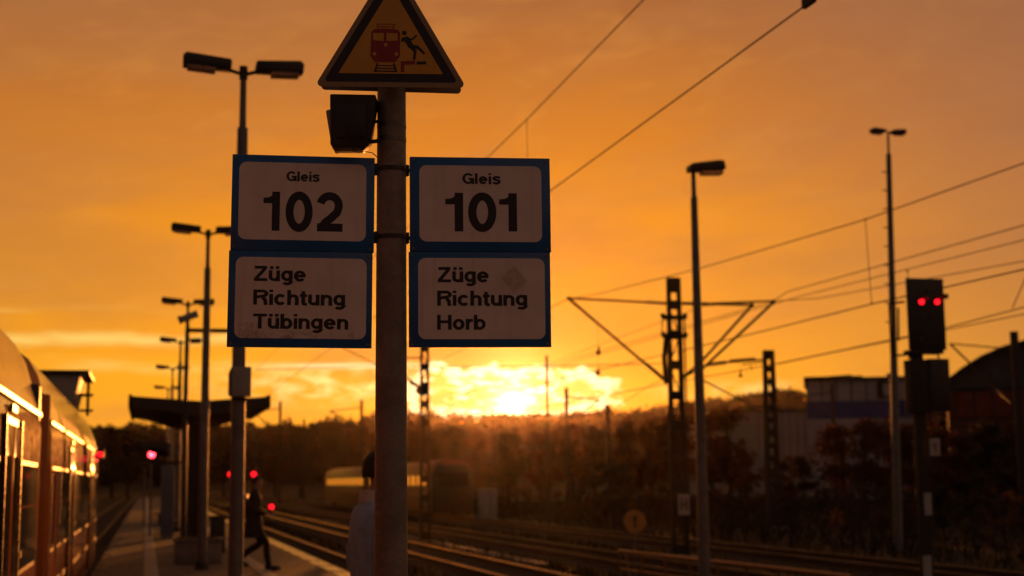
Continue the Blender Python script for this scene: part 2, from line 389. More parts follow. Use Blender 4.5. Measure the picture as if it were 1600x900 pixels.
# platform
Y0, Y1 = -6.0, 190.0
PL, PR = -0.92, 3.58
tag(MB().box(PL + .22, PR - .30, Y0, Y1, GZ - .3, 0).build('platform', conc), kind='structure')
plat = bpy.data.objects['platform']
for (xa, xb) in ((PL, PL + .22), (PR - .30, PR)):
    for i in range(98):
        if i == 0:
            me = MB().box(0, xb - xa, .006, 1.994, -.22, .004).mesh('edge_slab', conc if xa < 0 else concedge, bevel=.012)
            me2 = MB().box(.06, xb - xa - .06, 0, 2.0, -.9, -.22).mesh('edge_footing', precast)
        s_ = bpy.data.objects.new('edge_slab', me); COL.objects.link(s_); s_.parent = plat
        s_.location = (xa, Y0 + 2 * i, random.uniform(-.002, .003))
for (xa, xb) in ((PL + .06, PL + .06),): pass
MB().box(PL + .06, PL + .22, Y0, Y1, GZ - .3, -.22).build('platform_wall', precast, plat)
MB().box(PR - .30, PR - .06, Y0, Y1, GZ - .3, -.22).build('platform_wall', precast, plat)
for (xc, wd) in ((.13, .26), (2.13, .26)):
    me = MB().box(-wd / 2, wd / 2, .004, .996, -.02, .006).mesh('tactile_paver', tactile, bevel=.004)
    for i in range(100):
        s_ = bpy.data.objects.new('tactile_paver', me); COL.objects.link(s_); s_.parent = plat
        s_.location = (xc, Y0 + 1.0 * i + 8, random.uniform(0, .002))
    MB().box(xc - wd / 2, xc + wd / 2, Y0 + 108, Y1, -.02, .006).build('tactile_strip', tactile, plat)

# tracks
TR = [(-2.62, 'first railway track, under the train at the left platform edge'), (5.12, 'railway track directly beside the right edge of the platform'),
      (8.98, 'second railway track to the right of the platform, its rails shining orange'), (13.45, 'third railway track to the right, left of the lattice mast'),
      (19.0, 'railway track on which the far railcar stands'), (-7.4, 'railway track beyond the train on the left')]
def track(xc, label):
    t = thing('railway_track', (xc, 0, GZ), label, 'railway track', 'parallel tracks of the yard')
    for s in (-1, 1):
        prof = [(-.075, .03), (.075, .03), (.075, .045), (.012, .065), (.012, .165), (-.012, .165), (-.012, .065), (-.075, .045)]
        b = MB().prism([(x + s * .752, z) for x, z in prof], -8, 420); b.build('rail_foot', railweb, t)
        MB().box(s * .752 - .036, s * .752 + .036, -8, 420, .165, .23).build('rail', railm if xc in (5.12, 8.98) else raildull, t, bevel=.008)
    b = MB()
    for i in range(int(170 / .62)):
        y = -6 + i * .62; b.box(-1.3, 1.3, y, y + .25, -.10, .03)
    tag(b.build('sleepers', sleeperm, t), kind='stuff')
    # shallow ballast shoulder, uneven
    nb = 360; xs = np.array([-2.0, -1.75, -1.45, -.9, -.4, 0, .4, .9, 1.45, 1.75, 2.0]); zz = np.array([-.05, .0, .018, .012, .0, -.005, .0, .012, .018, .0, -.05])
    ys = np.concatenate([np.linspace(-8, 120, nb), np.linspace(124, 420, 60)])
    X, Yg = np.meshgrid(xs, ys); Z = np.tile(zz, (len(ys), 1)) + rng.normal(size=X.shape) * .008 - .0
    Vb = np.stack([X, Yg, Z], -1).reshape(-1, 3); k = len(xs)
    Fb = np.array([(i * k + j, i * k + j + 1, (i + 1) * k + j + 1, (i + 1) * k + j) for i in range(len(ys) - 1) for j in range(k - 1)])
    o = bpy.data.objects.new('ballast', arrmesh('ballast', Vb, Fb, ballastm)); COL.objects.link(o); o.parent = t; tag(o, kind='stuff')
for a in TR: track(*a)
# ================================================================ SIGN POST, 5 m away
pp = PD(611.5, 400, 5.0); PXc, PYc = pp.x, pp.y
post = thing('sign_post', (PXc, PYc, 0), 'thick weathered grey post in the middle carrying the platform signs', 'post')
b = MB(); zs = [0, .05, 1, 2, 3, 3.55]
b.tube([(0, 0, z) for z in zs], [.062 - .0038 * z * 1.0 for z in zs], 40); b.build('pole', polepaint, post)
MB().tube([(0, 0, 0), (0, 0, .04)], [.09, .075], 32).build('base_collar', darkmetal, post)
MB().tube([(0, 0, 3.55), (0, 0, 3.575)], [.052, .045], 32).build('pole_cap', rubber, post)
bandm = M('steel_band', (.17, .16, .15), .45, .7, .3, 30, .1)
for py in (190, 213, 262, 371):
    z = PD(611.5, py, 5.0).z; r = .062 - .0038 * z + .0012
    MB().tube([(0, 0, z - .008), (0, 0, z + .008)], r, 40).build('clamp_band', bandm if py < 230 else darkmetal, post)
# the right and left platform signs, each hung from clamp arms on the post
def ell(cx, cy, rx, ry, a0, a1, n=18):
    return [(cx + rx * math.cos(R_(a0 + (a1 - a0) * i / n)), cy + ry * math.sin(R_(a0 + (a1 - a0) * i / n))) for i in range(n + 1)]
WS = .175
def G(ch, s=WS):
    """strokes of a bold grotesque, cap height 1: (advance, [polyline, ...])"""
    h = s / 2; X = .72
    def u_(): return [[(h, X), (h, .28)] + ell(.29, .27, .29 - h, .27 - h, 180, 300, 10) + [(.50, .28)], [(.58 - h, X), (.58 - h, 0)]]
    def n_(top=X): return [[(h, top), (h, 0)], [(.10, .44)] + ell(.30, X - .27, .28 - h, .27 - h, 140, 0, 12) + [(.58 - h, 0)]]
    def bowl(cx=.31): return [ell(cx, X / 2, .31 - h, X / 2 - h + .01, 0, 360, 28)]
    dots = [[(.06, .90), (.06 + s * .95, .90)], [(.36, .90), (.36 + s * .95, .90)]]
    d = {
     'G': (.83, [ell(.42, .5, .41 - h, .51 - h, 38, 335, 30), [(.44, .46), (.82, .46)], [(.75, .54), (.75, 0.0)]]),
     'l': (s, [[(h, 0), (h, 1)]]), 'i': (s, [[(h, 0), (h, X)], [(h, .84), (h, 1)]]),
     'e': (.63, [[(.12, .37), (.60, .37)], [(.615 - h, .31)] [:0] + ell(.315, X / 2, .31 - h, X / 2 - h + .01, -4, 322, 28)]),
     's': (.58, [[(.53, .55), (.47, .62), (.38, .655), (.28, .66), (.18, .635), (.105, .58), (.10, .50), (.16, .44), (.28, .40), (.40, .365), (.48, .31), (.49, .20), (.43, .12), (.33, .075), (.23, .075), (.13, .115), (.06, .20)]]),
     'Z': (.72, [[(.05, 1 - h), (.68, 1 - h)], [(.59, 1 - s * .8), (.12, s * .8)], [(.02, h), (.71, h)]]),
     'u': (.58, u_()), 'ü': (.58, u_() + dots), 'n': (.58, n_()), 'h': (.58, n_(1.0)),
     'g': (.60, [ell(.30, X / 2 + .015, .30 - h, X / 2 - h, 0, 360, 28), [(.60 - h, X), (.60 - h, -.02)] + ell(.31, -.02, .29 - h, .24 - h, 0, -150, 12)]),
     'R': (.74, [[(h, 0), (h, 1)], [(h, 1 - h), (.42, 1 - h)] + ell(.44, .74, .27 - h + .04, .26 - h, 90, -90, 14) + [(h, .48)], [(.44, .46), (.55, .40), (.60, .28), (.61, .12), (.64, 0)]]),
     'c': (.60, [ell(.31, X / 2, .31 - h, X / 2 - h + .01, 40, 320, 26)]),
     't': (.36, [[(.17, .93), (.17, .18), (.20, .09), (.27, .075), (.36, .08)], [(0, X - .07), (.35, X - .07)]]),
     'T': (.70, [[(0, 1 - h), (.70, 1 - h)], [(.35, 1 - h), (.35, 0)]]),
     'b': (.62, [[(h, 0), (h, 1)]] + [ell(.32, X / 2, .30 - h, X / 2 - h + .01, 0, 360, 28)]),
     'H': (.76, [[(h, 0), (h, 1)], [(.76 - h, 0), (.76 - h, 1)], [(h, .53), (.76 - h, .53)]]),
     'o': (.63, bowl(.315)), 'r': (.37, [[(h, X), (h, 0)], [(.10, .40), (.14, .54), (.23, .62), (.38, .64)]]),
     '0': (.70, [ell(.35, .5, .35 - h, .505 - h, 0, 360, 36)]),
     '2': (.68, [ell(.34, .66, .34 - h, .345 - h, 168, -20, 18) + [(.53, .48), (.38, .34), (.24, .23), (.14, .10)], [(.02, h * .95), (.68, h * .95)]]),
     '1': (.45, [[(.45 - h, 0), (.45 - h, 1)]]),
     'F': (.66, [[(h, 0), (h, 1)], [(h, 1 - h), (.64, 1 - h)], [(h, .52), (.58, .52)]]),
    }
    return d[ch]
def ribbon(mb, pts, wd, y, fx):
    """flat stroke in the x-z plane at depth y, mitred; fx maps (x,z)->(x,z)"""
    n = len(pts); closed = n > 3 and math.dist(pts[0], pts[-1]) < 1e-6
    L = []; Rr = []
    for i, p in enumerate(pts):
        a = pts[i - 1] if i > 0 else (pts[-2] if closed else None); c = pts[i + 1] if i < n - 1 else (pts[1] if closed else None)
        d1 = Vector((p[0] - a[0], p[1] - a[1])).normalized() if a else None
        d2 = Vector((c[0] - p[0], c[1] - p[1])).normalized() if c else None
        d1 = d1 or d2; d2 = d2 or d1
        n1 = Vector((-d1.y, d1.x)); n2 = Vector((-d2.y, d2.x)); m_ = (n1 + n2); m_ = m_.normalized() if m_.length > 1e-6 else n1
        k = wd / 2 / max(m_.dot(n1), .5)
        L.append((p[0] + m_.x * k, p[1] + m_.y * k)); Rr.append((p[0] - m_.x * k, p[1] - m_.y * k))
    vs = [(*[fx(*q)[0]], y, fx(*q)[1]) for q in L] + [(fx(*q)[0], y, fx(*q)[1]) for q in Rr]
    mb.add(vs, [(i, i + 1, n + i + 1, n + i) for i in range(n - 1)])
def lettering(text, x0, x1, zb, cap, y, parent, name, s=WS, gap=.115, sh=0.0):
    mb = MB(); adv = [G(c, s)[0] for c in text]; tot = sum(adv) + gap * (len(text) - 1)
    sx = (x1 - x0) / tot; cx = 0; lay = 0
    for c, a in zip(text, adv):
        for st in G(c, s)[1]:
            lay += 1
            ribbon(mb, [(cx + p[0], p[1]) for p in st], s, y - .00004 * (lay % 7), lambda X, Z: (x0 + X * sx, zb + Z * cap + sh * (x0 + X * sx)))
        if c == '1':
            lay += 1; h = s
            poly = [(cx + .45 - h, .985), (cx + .45 - h * .4, .985), (cx + .45 - h * .4, .66), (cx + .02, .70), (cx + .02, .84), (cx + .10, .85), (cx + .20, .88), (cx + .26, .96), (cx + .27, 1.0), (cx + .45 - h, 1.0)]
            poly = [(cx + .02, .70), (cx + .45 - h * .5, .70), (cx + .45 - h * .5, 1.0), (cx + .30, 1.0), (cx + .27, .93), (cx + .20, .87), (cx + .12, .845), (cx + .02, .84)]
            mb.add([(x0 + X * sx, y - .0003, zb + Z * cap) for X, Z in poly], [tuple(range(len(poly)))])
        cx += a + gap
    bm_ = mb.build(name, ink, parent, smooth=False); return bm_
def rrect(x0, x1, z0, z1, r, n=8):
    P = []
    for cx, cz, a in ((x1 - r, z1 - r, 0), (x0 + r, z1 - r, 90), (x0 + r, z0 + r, 180), (x1 - r, z0 + r, 270)):
        for i in range(n + 1): P.append((cx + r * math.cos(R_(a + 90 * i / n)), cz + r * math.sin(R_(a + 90 * i / n))))
    return P
def gleis_sign(c4, DL, DR, number, dest, label, faces, crop1, crop2, inn):
    """c4: survey of the four corners (TL,TR,BR,BL); DL/DR distances of the two side edges"""
    (TL, TR, BRc, BL) = c4
    A = PD((TL[0] + BL[0]) / 2, (TL[1] + BL[1]) / 2, DL); B = PD((TR[0] + BRc[0]) / 2, (TR[1] + BRc[1]) / 2, DR)
    A.z = B.z = 0
    wdt = (B - A).length; ang_ = math.atan2(B.y - A.y, B.x - A.x)
    def zat(P, px, py):
        r = ray(px, py); t = ((P.x * FW.x + P.y * FW.y) ) ; 
        # height where the sight line passes over plan point P
        k = math.hypot(P.x, P.y) / math.hypot(r.x, r.y); return EYE.z + r.z * k
    zt = (zat(A, *TL) + zat(B, *TR)) / 2; zb = (zat(A, *BL) + zat(B, *BRc)) / 2
    roll = (((zat(A, *TL) - zat(B, *TR)) + (zat(A, *BL) - zat(B, *BRc))) / 2) / wdt
    root = thing('platform_sign', (A.x, A.y, zb), label, 'sign', None, ang_); root.rotation_euler = (0, math.atan(roll), ang_)
    H = zt - zb
    def loc(px, py):          # photo survey point -> sign coordinates
        v = (py - TL[1]) / (BL[1] - TL[1]); xl = TL[0] + (BL[0] - TL[0]) * v; xr = TR[0] + (BRc[0] - TR[0]) * v
        uu = (px - xl) / (xr - xl); yt = TL[1] + (TR[1] - TL[1]) * uu; yb = BL[1] + (BRc[1] - BL[1]) * uu
        return uu * wdt, (1 - (py - yt) / (yb - yt)) * H
    mid = H * .497
    for k, (z0, z1) in enumerate(((mid + .0004, H), (0, mid - .0004))):
        xo = 0 if k == 0 else -.004
        bd = MB().box(xo, wdt + xo, 0, .018, z0, z1).build('board', blue, root, bevel=.002)
        (ax, az_), (bx, bz_) = loc(*inn[k][0]), loc(*inn[k][1])
        fm = faces[k]
        MB().prism(rrect(ax, bx, bz_, az_, .026), -.0012, .004).build('face_panel', fm, root, smooth=False)
        for sx_ in (.012, wdt - .014):
            for sz_ in (z0 + .012, z1 - .012):
                MB().tube([(sx_ + xo, .0, sz_), (sx_ + xo, -.003, sz_)], .0045, 8).build('screw', galv, root)
        MB().box(xo + .02, wdt + xo - .02, .018, .030, z0 + .02, z0 + .045).box(xo + .02, wdt + xo - .02, .018, .030, z1 - .045, z1 - .02).build('back_rail', galv, root)
    def word(txt, p0, p1, crop, name, gap=.115, s=WS):   # p0 = left-baseline, p1 = right/cap-top in crop pixels
        k = 230 / 1294.
        q0 = loc(crop[0] + p0[0] * k, crop[1] + p0[1] * k); q1 = loc(crop[0] + p1[0] * k, crop[1] + p1[1] * k)
        q2 = loc(crop[0] + p0[0] * k, crop[1] + p1[1] * k)
        lettering(txt, q0[0], q1[0], q0[1], q2[1] - q0[1], -.0016, root, name, s, gap)
    for t_, p0, p1, n_ in number: word(t_, p0, p1, crop1, n_, .07, .20)
    for t_, p0, p1, n_ in dest: word(t_, p0, p1, crop2, n_, .055, .19)
    return root, A, B, zb, zt, wdt
SG = 'word_lettering'
sL = gleis_sign(((361, 239.5), (585, 246), (581, 543), (356, 541)), 4.90, 4.965,
    [('Gleis', (478, 240), (772, 152), SG)], [('Züge', (196, 277), (655, 145), SG), ('Richtung', (194, 485), (1000, 352), SG), ('Tübingen', (192, 692), (1028, 562), SG)],
    'left platform sign reading Gleis 102, trains towards Tübingen', (face0, face1), (360, 240), (360, 390),
    (((372, 251.5), (570, 378)), ((367.5, 401.5), (570, 529.5))))
sR = gleis_sign(((640, 245), (860.5, 247.5), (862.5, 542.5), (641.5, 542.5)), 4.965, 5.02,
    [('Gleis', (490, 272), (828, 175), SG)], [('Züge', (272, 295), (722, 162), SG), ('Richtung', (270, 500), (1058, 368), SG), ('Horb', (270, 708), (692, 578), SG)],
    'right platform sign reading Gleis 101, trains towards Horb', (face0, face2), (635, 240), (635, 390),
    (((655, 258.5), (847.5, 380)), ((653.5, 404.5), (851.5, 530.5))))
def digits(res, c4, items, crop):
    root, A, B, zb, zt, wdt = res; (TL, TR, BRc, BL) = c4; H = zt - zb; k = 230 / 1294.
    def loc(px, py):
        v = (py - TL[1]) / (BL[1] - TL[1]); xl = TL[0] + (BL[0] - TL[0]) * v; xr = TR[0] + (BRc[0] - TR[0]) * v
        uu = (px - xl) / (xr - xl); yt = TL[1] + (TR[1] - TL[1]) * uu; yb = BL[1] + (BRc[1] - BL[1]) * uu
        return uu * wdt, (1 - (py - yt) / (yb - yt)) * H
    for ch, xa, xb, yt_, yb_ in items:
        a = loc(crop[0] + xa * k, crop[1] + yb_ * k); b_ = loc(crop[0] + xb * k, crop[1] + yt_ * k); c = loc(crop[0] + xa * k, crop[1] + yt_ * k)
        lettering(ch, a[0], b_[0], a[1], c[1] - a[1], -.0016, root, 'number_lettering', .205)
digits(sL, ((361, 239.5), (585, 246), (581, 543), (356, 541)), [('1', 268, 425, 332, 678), ('0', 470, 714, 332, 688), ('2', 742, 980, 338, 684)], (360, 240))
digits(sR, ((640, 245), (860.5, 247.5), (862.5, 542.5), (641.5, 542.5)), [('1', 335, 497, 350, 692), ('0', 543, 790, 348, 696), ('1', 810, 972, 354, 692)], (635, 240))
# clamp arms from post to the signs (parts of the post)
for py in (262, 371):
    z = PD(611, py, 5.0).z
    for s, res in ((-1, sL), (1, sR)):
        e = res[2] if s < 0 else res[1]
        ex, ey = e.x - PXc + s * .03, e.y - PYc + .03
        MB().tube([(s * .03, -.02, z), (s * .055, .0, z), (ex, ey, z)], .0065, 8).build('clamp_arm', darkmetal, post)
        MB().box(s * .052 - .010, s * .052 + .010, -.014, .014, z - .02, z + .02).build('clamp_block', darkmetal, post, bevel=.003)

# triangular warning signs on top, one facing each way
def tri_poly(cx, zb, side, r, n=6):
    h = side * math.sqrt(3) / 2; c = [(cx - side / 2, zb), (cx + side / 2, zb), (cx, zb + h)]
    cen = (cx, zb + h / 3); P = []
    for i, (x, z) in enumerate(c):
        d = Vector((cen[0] - x, cen[1] - z)).normalized(); cc = Vector((x, z)) + d * (2 * r)
        a0 = (210, 330, 90)[i] - 60
        for j in range(n + 1):
            a = R_(a0 + 120 * j / n); P.append((cc.x + r * math.cos(a), cc.y + r * math.sin(a)))
    return P
D0 = 4.935
tc_ = PD(610.5, 136, D0); mpp = D0 / FPX
tri = thing('warning_sign', (tc_.x, tc_.y, tc_.z), 'triangular yellow warning sign with red train and falling figure facing the viewer', 'sign', None, -YAW + R_(3))
tri.rotation_euler = (0, R_(.4), -YAW + R_(3))
side_o = 237 * mpp
MB().prism(tri_poly(0, 0, side_o, .014), 0, .004).build('plate', M('pale_sign_edge', (.30, .22, .12), .5, 0, .2, 9, .05), tri, smooth=False)
MB().prism(tri_poly(0, .018, side_o - .062, .009), -.0009, .002).build('black_border', ink, tri, smooth=False)
MB().prism(tri_poly(0, .0475, side_o - .062 - .102, .0015), -.0018, .001).build('yellow_field', yellow, tri, smooth=False)
# pictogram, traced in millimetres from the centre of the plate's lower edge
def mm(px, py): return ((px - 610.5) * mpp, (136 - py) * mpp)
def zp(cx_, cy_):  # crop pixel (480..740 @900/260) -> local
    return mm(480 + cx_ * 260 / 900, cy_ * 260 / 900)
Yp = -.0026
def flat(polys, m, name, y=Yp):
    b = MB()
    for i, P in enumerate(polys):
        b.add([(x, y - i * .00008, z) for x, z in (zp(*q) for q in P)], [tuple(range(len(P)))])
    return b.build(name, m, tri, smooth=False)
flat([[(345, 165), (358, 150), (420, 144), (485, 150), (500, 165), (500, 300), (475, 333), (365, 333), (340, 300)]], signred, 'train_pictogram')
flat([[(372, 118), (480, 118), (480, 122), (372, 122)], [(372, 118), (377, 118), (384, 148), (379, 148)], [(466, 118), (471, 118), (464, 148), (459, 148)], [(380, 133), (470, 133), (470, 137), (380, 137)]], signred, 'pantograph_pictogram')
flat([[(355, 172), (412, 170), (412, 215), (355, 212)]], yellow, 'train_window_pictogram', Yp - .0008)
flat([[(427, 170), (487, 172), (487, 212), (427, 215)]], yellow, 'train_window_pictogram', Yp - .0008)
flat([[(c[0] + 10 * math.cos(a), c[1] + 10 * math.sin(a)) for a in [i * math.pi / 6 for i in range(12)]] for c in ((423, 237),)], yellow, 'headlight_pictogram', Yp - .0008)
for c in ((363, 287), (481, 287)): flat([[(c[0] + 10 * math.cos(a), c[1] + 10 * math.sin(a)) for a in [i * math.pi / 6 for i in range(12)]]], yellow, 'headlight_pictogram', Yp - .0008)
flat([[(375, 338), (384, 338), (372, 388), (360, 388)], [(463, 338), (472, 338), (487, 388), (475, 388)], [(372, 350), (475, 350), (475, 355), (371, 355)], [(366, 365), (480, 365), (480, 371), (365, 371)], [(360, 380), (486, 380), (487, 387), (359, 387)]], ink, 'track_pictogram')
flat([[(505, 328), (582, 322), (582, 344), (524, 346), (524, 388), (505, 388)]], signred, 'platform_pictogram')
flat([[(590, 328), (642, 326), (642, 342), (590, 345)]], ink, 'platform_edge_pictogram')
flat([[(523 + 13 * math.cos(i * math.pi / 7), 168 + 13 * math.sin(i * math.pi / 7)) for i in range(14)],
      [(508, 196), (540, 187), (556, 205), (572, 236), (560, 256), (545, 250), (530, 222)],
      [(540, 190), (562, 200), (588, 176), (594, 184), (566, 211), (546, 204)], [(512, 196), (528, 200), (514, 222), (504, 214)],
      [(560, 232), (600, 240), (638, 280), (628, 288), (596, 258), (560, 256)], [(545, 246), (566, 240), (590, 268), (584, 318), (570, 318), (575, 274)]], ink, 'falling_person_pictogram')
for q in (-.5, .5):
    MB().box(-.06, .06, .004, .02, .10 + q * .05, .115 + q * .05).build('mounting_strap', galv, tri)
c2_ = PD(610, 143, 5.07)
tri2 = thing('warning_sign', (c2_.x, c2_.y, c2_.z), 'rear triangular warning sign seen edge-on behind the yellow one, showing only its lower edge', 'sign', None, -YAW + R_(3))
tri2.rotation_euler = (0, R_(1.5), -YAW + R_(3))
MB().prism(tri_poly(0.003, 0, 233 * mpp, .014), 0, .004).build('plate', galv, tri2, smooth=False)
for q in (0, 1): MB().box(-.06, .06, -.03, .0, .10 + q * .12, .115 + q * .12).build('mounting_strap', galv, tri2)

# loudspeaker on the post
s0 = PD(552, 194, 5.0)
spk = thing('loudspeaker', (s0.x, s0.y, s0.z), 'black box loudspeaker bracketed to the left of the post under the triangle', 'loudspeaker', None, -YAW)
q = lambda px, py: ((px - 552) * mpp * 1.013, (194 - py) * mpp * 1.013)
MB().prism([q(518, 153), q(519, 151), q(589, 153), q(588, 165), q(580, 220), q(577, 226), q(570, 233), q(566, 236), q(524, 235), q(519, 231)], -.05, .05).build('housing', rubber, spk, bevel=.003)
MB().prism([q(510.5, 176), q(514, 173), q(521, 175), q(526, 234), q(520, 233)], -.03, .075).build('front_horn', greybox, spk, bevel=.003)
MB().box(*sorted((q(528, 0)[0], q(574, 0)[0])), -.056, -.05, q(0, 221)[1], q(0, 168)[1]).build('rear_plate', M('speaker_plate', (.02, .018, .018), .45, 0, .2, 20, .1), spk, bevel=.002)
for zz_ in (181, 200, 211):
    MB().box(*sorted((q(540, 0)[0], q(558, 0)[0])), -.058, -.056, q(0, zz_ + 1.2)[1], q(0, zz_)[1]).build('vent_slot', darkmetal, spk)
MB().tube([(*[q(572, 0)[0]], 0, q(0, 223)[1]), (q(595, 0)[0], 0, q(0, 221)[1])], .0075, 10).build('bracket', darkmetal, spk)
MB().tube([(q(578, 0)[0], 0, q(0, 192)[1]), (q(595, 0)[0], 0, q(0, 189)[1])], .006, 10).build('bracket', darkmetal, spk)
pts = [q(551, 234), (q(552, 238)), q(560, 240), q(572, 239), q(582, 241), q(590, 248)]
MB().tube([(x, -.01, z) for x, z in pts], .0016, 6).build('cable', rubber, spk)

# ================================================================ LAMPS ON THE PLATFORM
HL = 6.52
def lamp_head(nm, s, tilt, root, z, L=.56):
    Mx = Matrix.Translation((s * .14, 0, z)) @ Matrix.Rotation(-s * R_(tilt), 4, 'Y')
    prof = [(0, -.055), (s * L, -.075), (s * (L + .01), .03), (s * (L - .03), .07), (s * .02, .055), (0, .03)]
    hd = MB().prism(prof, -.12, .12, Mx).build('lamp_head', darkmetal, root, bevel=.008)
    MB().box(*sorted((s * .18, s * (L - .05))), -.10, .10, -.105, -.07, Mx).build('diffuser', lens, hd)
    return hd
def platform_lamp(loc, label, first=None):
    t = thing('street_lamp', loc, label, 'street lamp', 'double-headed lamps along the platform')
    MB().tube([(0, 0, .02), (0, 0, 3.6), (0, 0, HL - .75)], [.088, .078, .062], 16).build('pole', galv, t)
    MB().tube([(0, 0, HL - .75), (0, 0, HL - .05)], [.042, .036], 12).build('pole_top', galv, t)
    MB().tube([(0, 0, 0), (0, 0, .14)], [.14, .12], 16).build('base_sleeve', darkmetal, t)
    b = MB().tube([(-.17, 0, HL - .05), (0, 0, HL - .10), (.17, 0, HL - .05)], .024, 8); b.tube([(0, 0, HL - .16), (0, 0, HL)], .05, 10)
    b.build('crossarm', darkmetal, t)
    lamp_head('l', -1, 4.5, t, HL); lamp_head('r', 1, 1.5, t, HL)
    return t
LAB = ['nearest and tallest double-headed platform lamp, a grey box on its pole', 'second double-headed platform lamp, its pole crossing in front of the canopy',
       'third double-headed platform lamp, left head just above the floodlight', 'fourth double-headed platform lamp, between the second sky streak and canopy',
       'fifth double-headed platform lamp, small above the canopy', 'farthest double-headed platform lamp, just above the canopy roof']
lx = [(374, 520, 16.7), (320.5, 620, 28.0), (292, 560, 39.4), (281, 600, 50.2), (269, 620, 62.0), (262, 630, 75.1)]
lamp0 = platform_lamp((PY(*lx[0]).x, lx[0][2], 0), LAB[0])
protoch = list(lamp0.children)
for i in range(1, 6):
    c = copy_tree(lamp0); c.location = (PY(*lx[i]).x, lx[i][2], 0); c['label'] = LAB[i]
bp_ = PY(374, 598, 16.7)
jb = thing('junction_box', (bp_.x, 16.7, bp_.z - .17), 'grey metal box strapped to the nearest platform lamp pole below the sign', 'box')
MB().box(-.10, .12, -.22, -.09, 0, .34).build('housing', greybox, jb, bevel=.01)
MB().prism([(-.13, .02), (-.10, 0), (-.10, .34), (-.13, .27)], -.2, -.07).build('side_cover', M('side_cover_brown', (.12, .08, .06), .6), jb)
MB().box(-.09, .09, -.09, .09, -.04, -.005).build('strap', darkmetal, jb)

# mast with camera / floodlight and arm behind the second lamp
fm_ = PY(293, 515, 33.0)
cm_ = thing('camera_mast', (fm_.x, 33.0, 0), 'slim mast above the canopy with a tilted floodlight and a horizontal arm', 'mast')
zt_ = PY(293, 500, 33).z
MB().tube([(0, 0, 0), (0, 0, zt_)], [.06, .045], 12).build('pole', darkmetal, cm_)
za = PY(293, 516, 33).z; xe = PY(372, 516, 33).x - fm_.x
MB().box(0, xe, -.04, .04, za - .045, za + .045).build('arm', darkmetal, cm_)
c_ = PY(295, 495, 33); Mx = Matrix.Translation((c_.x - fm_.x, 0, c_.z)) @ Matrix.Rotation(R_(-22), 4, 'Y')
MB().box(-.21, .21, -.09, .09, -.075, .075, Mx).build('floodlight', greybox, cm_, bevel=.01)
MB().box(-.24, -.20, -.10, .10, -.085, .09, Mx).build('visor', darkmetal, cm_)

# canopies
def canopy(Yf, L, label):
    k = 1.0
    xc = PY(313, 640, 34.5).x; t = thing('platform_canopy', (xc, Yf, 0), label, 'canopy', 'butterfly canopies on the platform')
    z_t = PY(206, 618, 34.5).z; z_c = PY(313, 634, 34.5).z; hw = 1.62
    th = .13
    for s in (-1, 1):
        P = [(s * hw, z_t), (0, z_c + .12), (0, z_c - .26), (s * hw * .98, z_t - .24)]
        MB().prism(P, 0, L).build('roof_wing', M('canopy_sheet', (.05, .045, .04), .6, .1), t)
        MB().box(*sorted((s * (hw - .05), s * (hw + .03))), -.03, L + .03, z_t - .27, z_t + .03).build('fascia', blacksteel, t)
        for j in range(4):
            y = .3 + j * (L - .6) / 3
            MB().prism([(s * .06, z_c - .42), (s * 1.25, z_t - .30), (s * 1.25, z_t - .22), (s * .06, z_c - .14)], y, y + .1).build('bracket', blacksteel, t)
    MB().box(-.14, .14, .1, L - .1, z_c - .40, z_c - .16).build('ridge_beam', blacksteel, t)
    for y in (.8, L - .8):
        MB().box(-.16, .16, y - .12, y + .12, 0, z_c - .18).build('post', blacksteel, t, bevel=.01)
    return t
canopy(34.6, 6.6, 'nearer butterfly canopy with dark upswept roof over the platform')
canopy(70.0, 9.0, 'farther small dark canopy above the red signal light')
def wind_shelter(loc, label):
    t = thing('wind_shelter', loc, label, 'shelter', 'glazed shelters under the canopies')
    for x in (-.6, .6):
        for y in (0, 1.5, 3.0): MB().box(x - .035, x + .035, y - .035, y + .035, 0, 2.25).build('post', galv, t)
        for y in (0, 1.5): MB().box(x - .006, x + .006, y + .05, y + 1.45, .15, 2.1).build('pane', glass, t)
    MB().box(-.7, .7, -.1, 3.1, 2.25, 2.32).build('roof', blacksteel, t)
    MB().box(-.25, .25, .3, 2.7, .42, .47).build('seat', darkmetal, t)
    for y in (.6, 2.4): MB().box(-.03, .03, y - .04, y + .04, 0, .42).build('leg', darkmetal, t)
wind_shelter((.75, 46, 0), 'nearer glazed shelter behind the canopy post')
wind_shelter((.55, 58, 0), 'farther glazed shelter beyond the canopy')
p = PY(262, 765, 44)
ip = thing('info_pillar', (p.x, 44, 0), 'pale blue-grey upright information pillar beside the canopy posts', 'pillar')
MB().box(-.20, .20, -.06, .06, .1, 2.15).build('panel', M('pillar_paint', (.14, .17, .21), .5), ip, bevel=.02)
MB().box(-.16, .16, -.10, .10, 0, .1).build('foot', precast, ip)
# concrete planter and bin at the foot of the second lamp
p0 = PY(310, 860, 29.9)
pl = thing('concrete_planter', (p0.x, 30.3, 0), 'low pale concrete planter box on the platform behind the second lamp', 'planter')
MB().box(-.47, .47, -.35, .35, 0, .44).build('trough', precast, pl, bevel=.02)
MB().box(-.50, .50, -.38, .38, .44, .50).build('rim', precast, pl, bevel=.01)
MB().box(-.42, .42, -.30, .30, .50, .52).build('soil', groundm, pl)
p1 = PY(340, 830, 31.5)
bn = thing('litter_bin', (p1.x, 31.6, 0), 'dark litter bin standing behind the planter', 'bin')
MB().box(-.16, .16, -.16, .16, .12, .85).build('body', darkmetal, bn, bevel=.02)
MB().box(-.18, .18, -.18, .18, .85, .92).build('lid', blacksteel, bn, bevel=.01)
MB().box(-.04, .04, -.04, .04, 0, .12).build('foot', blacksteel, bn)

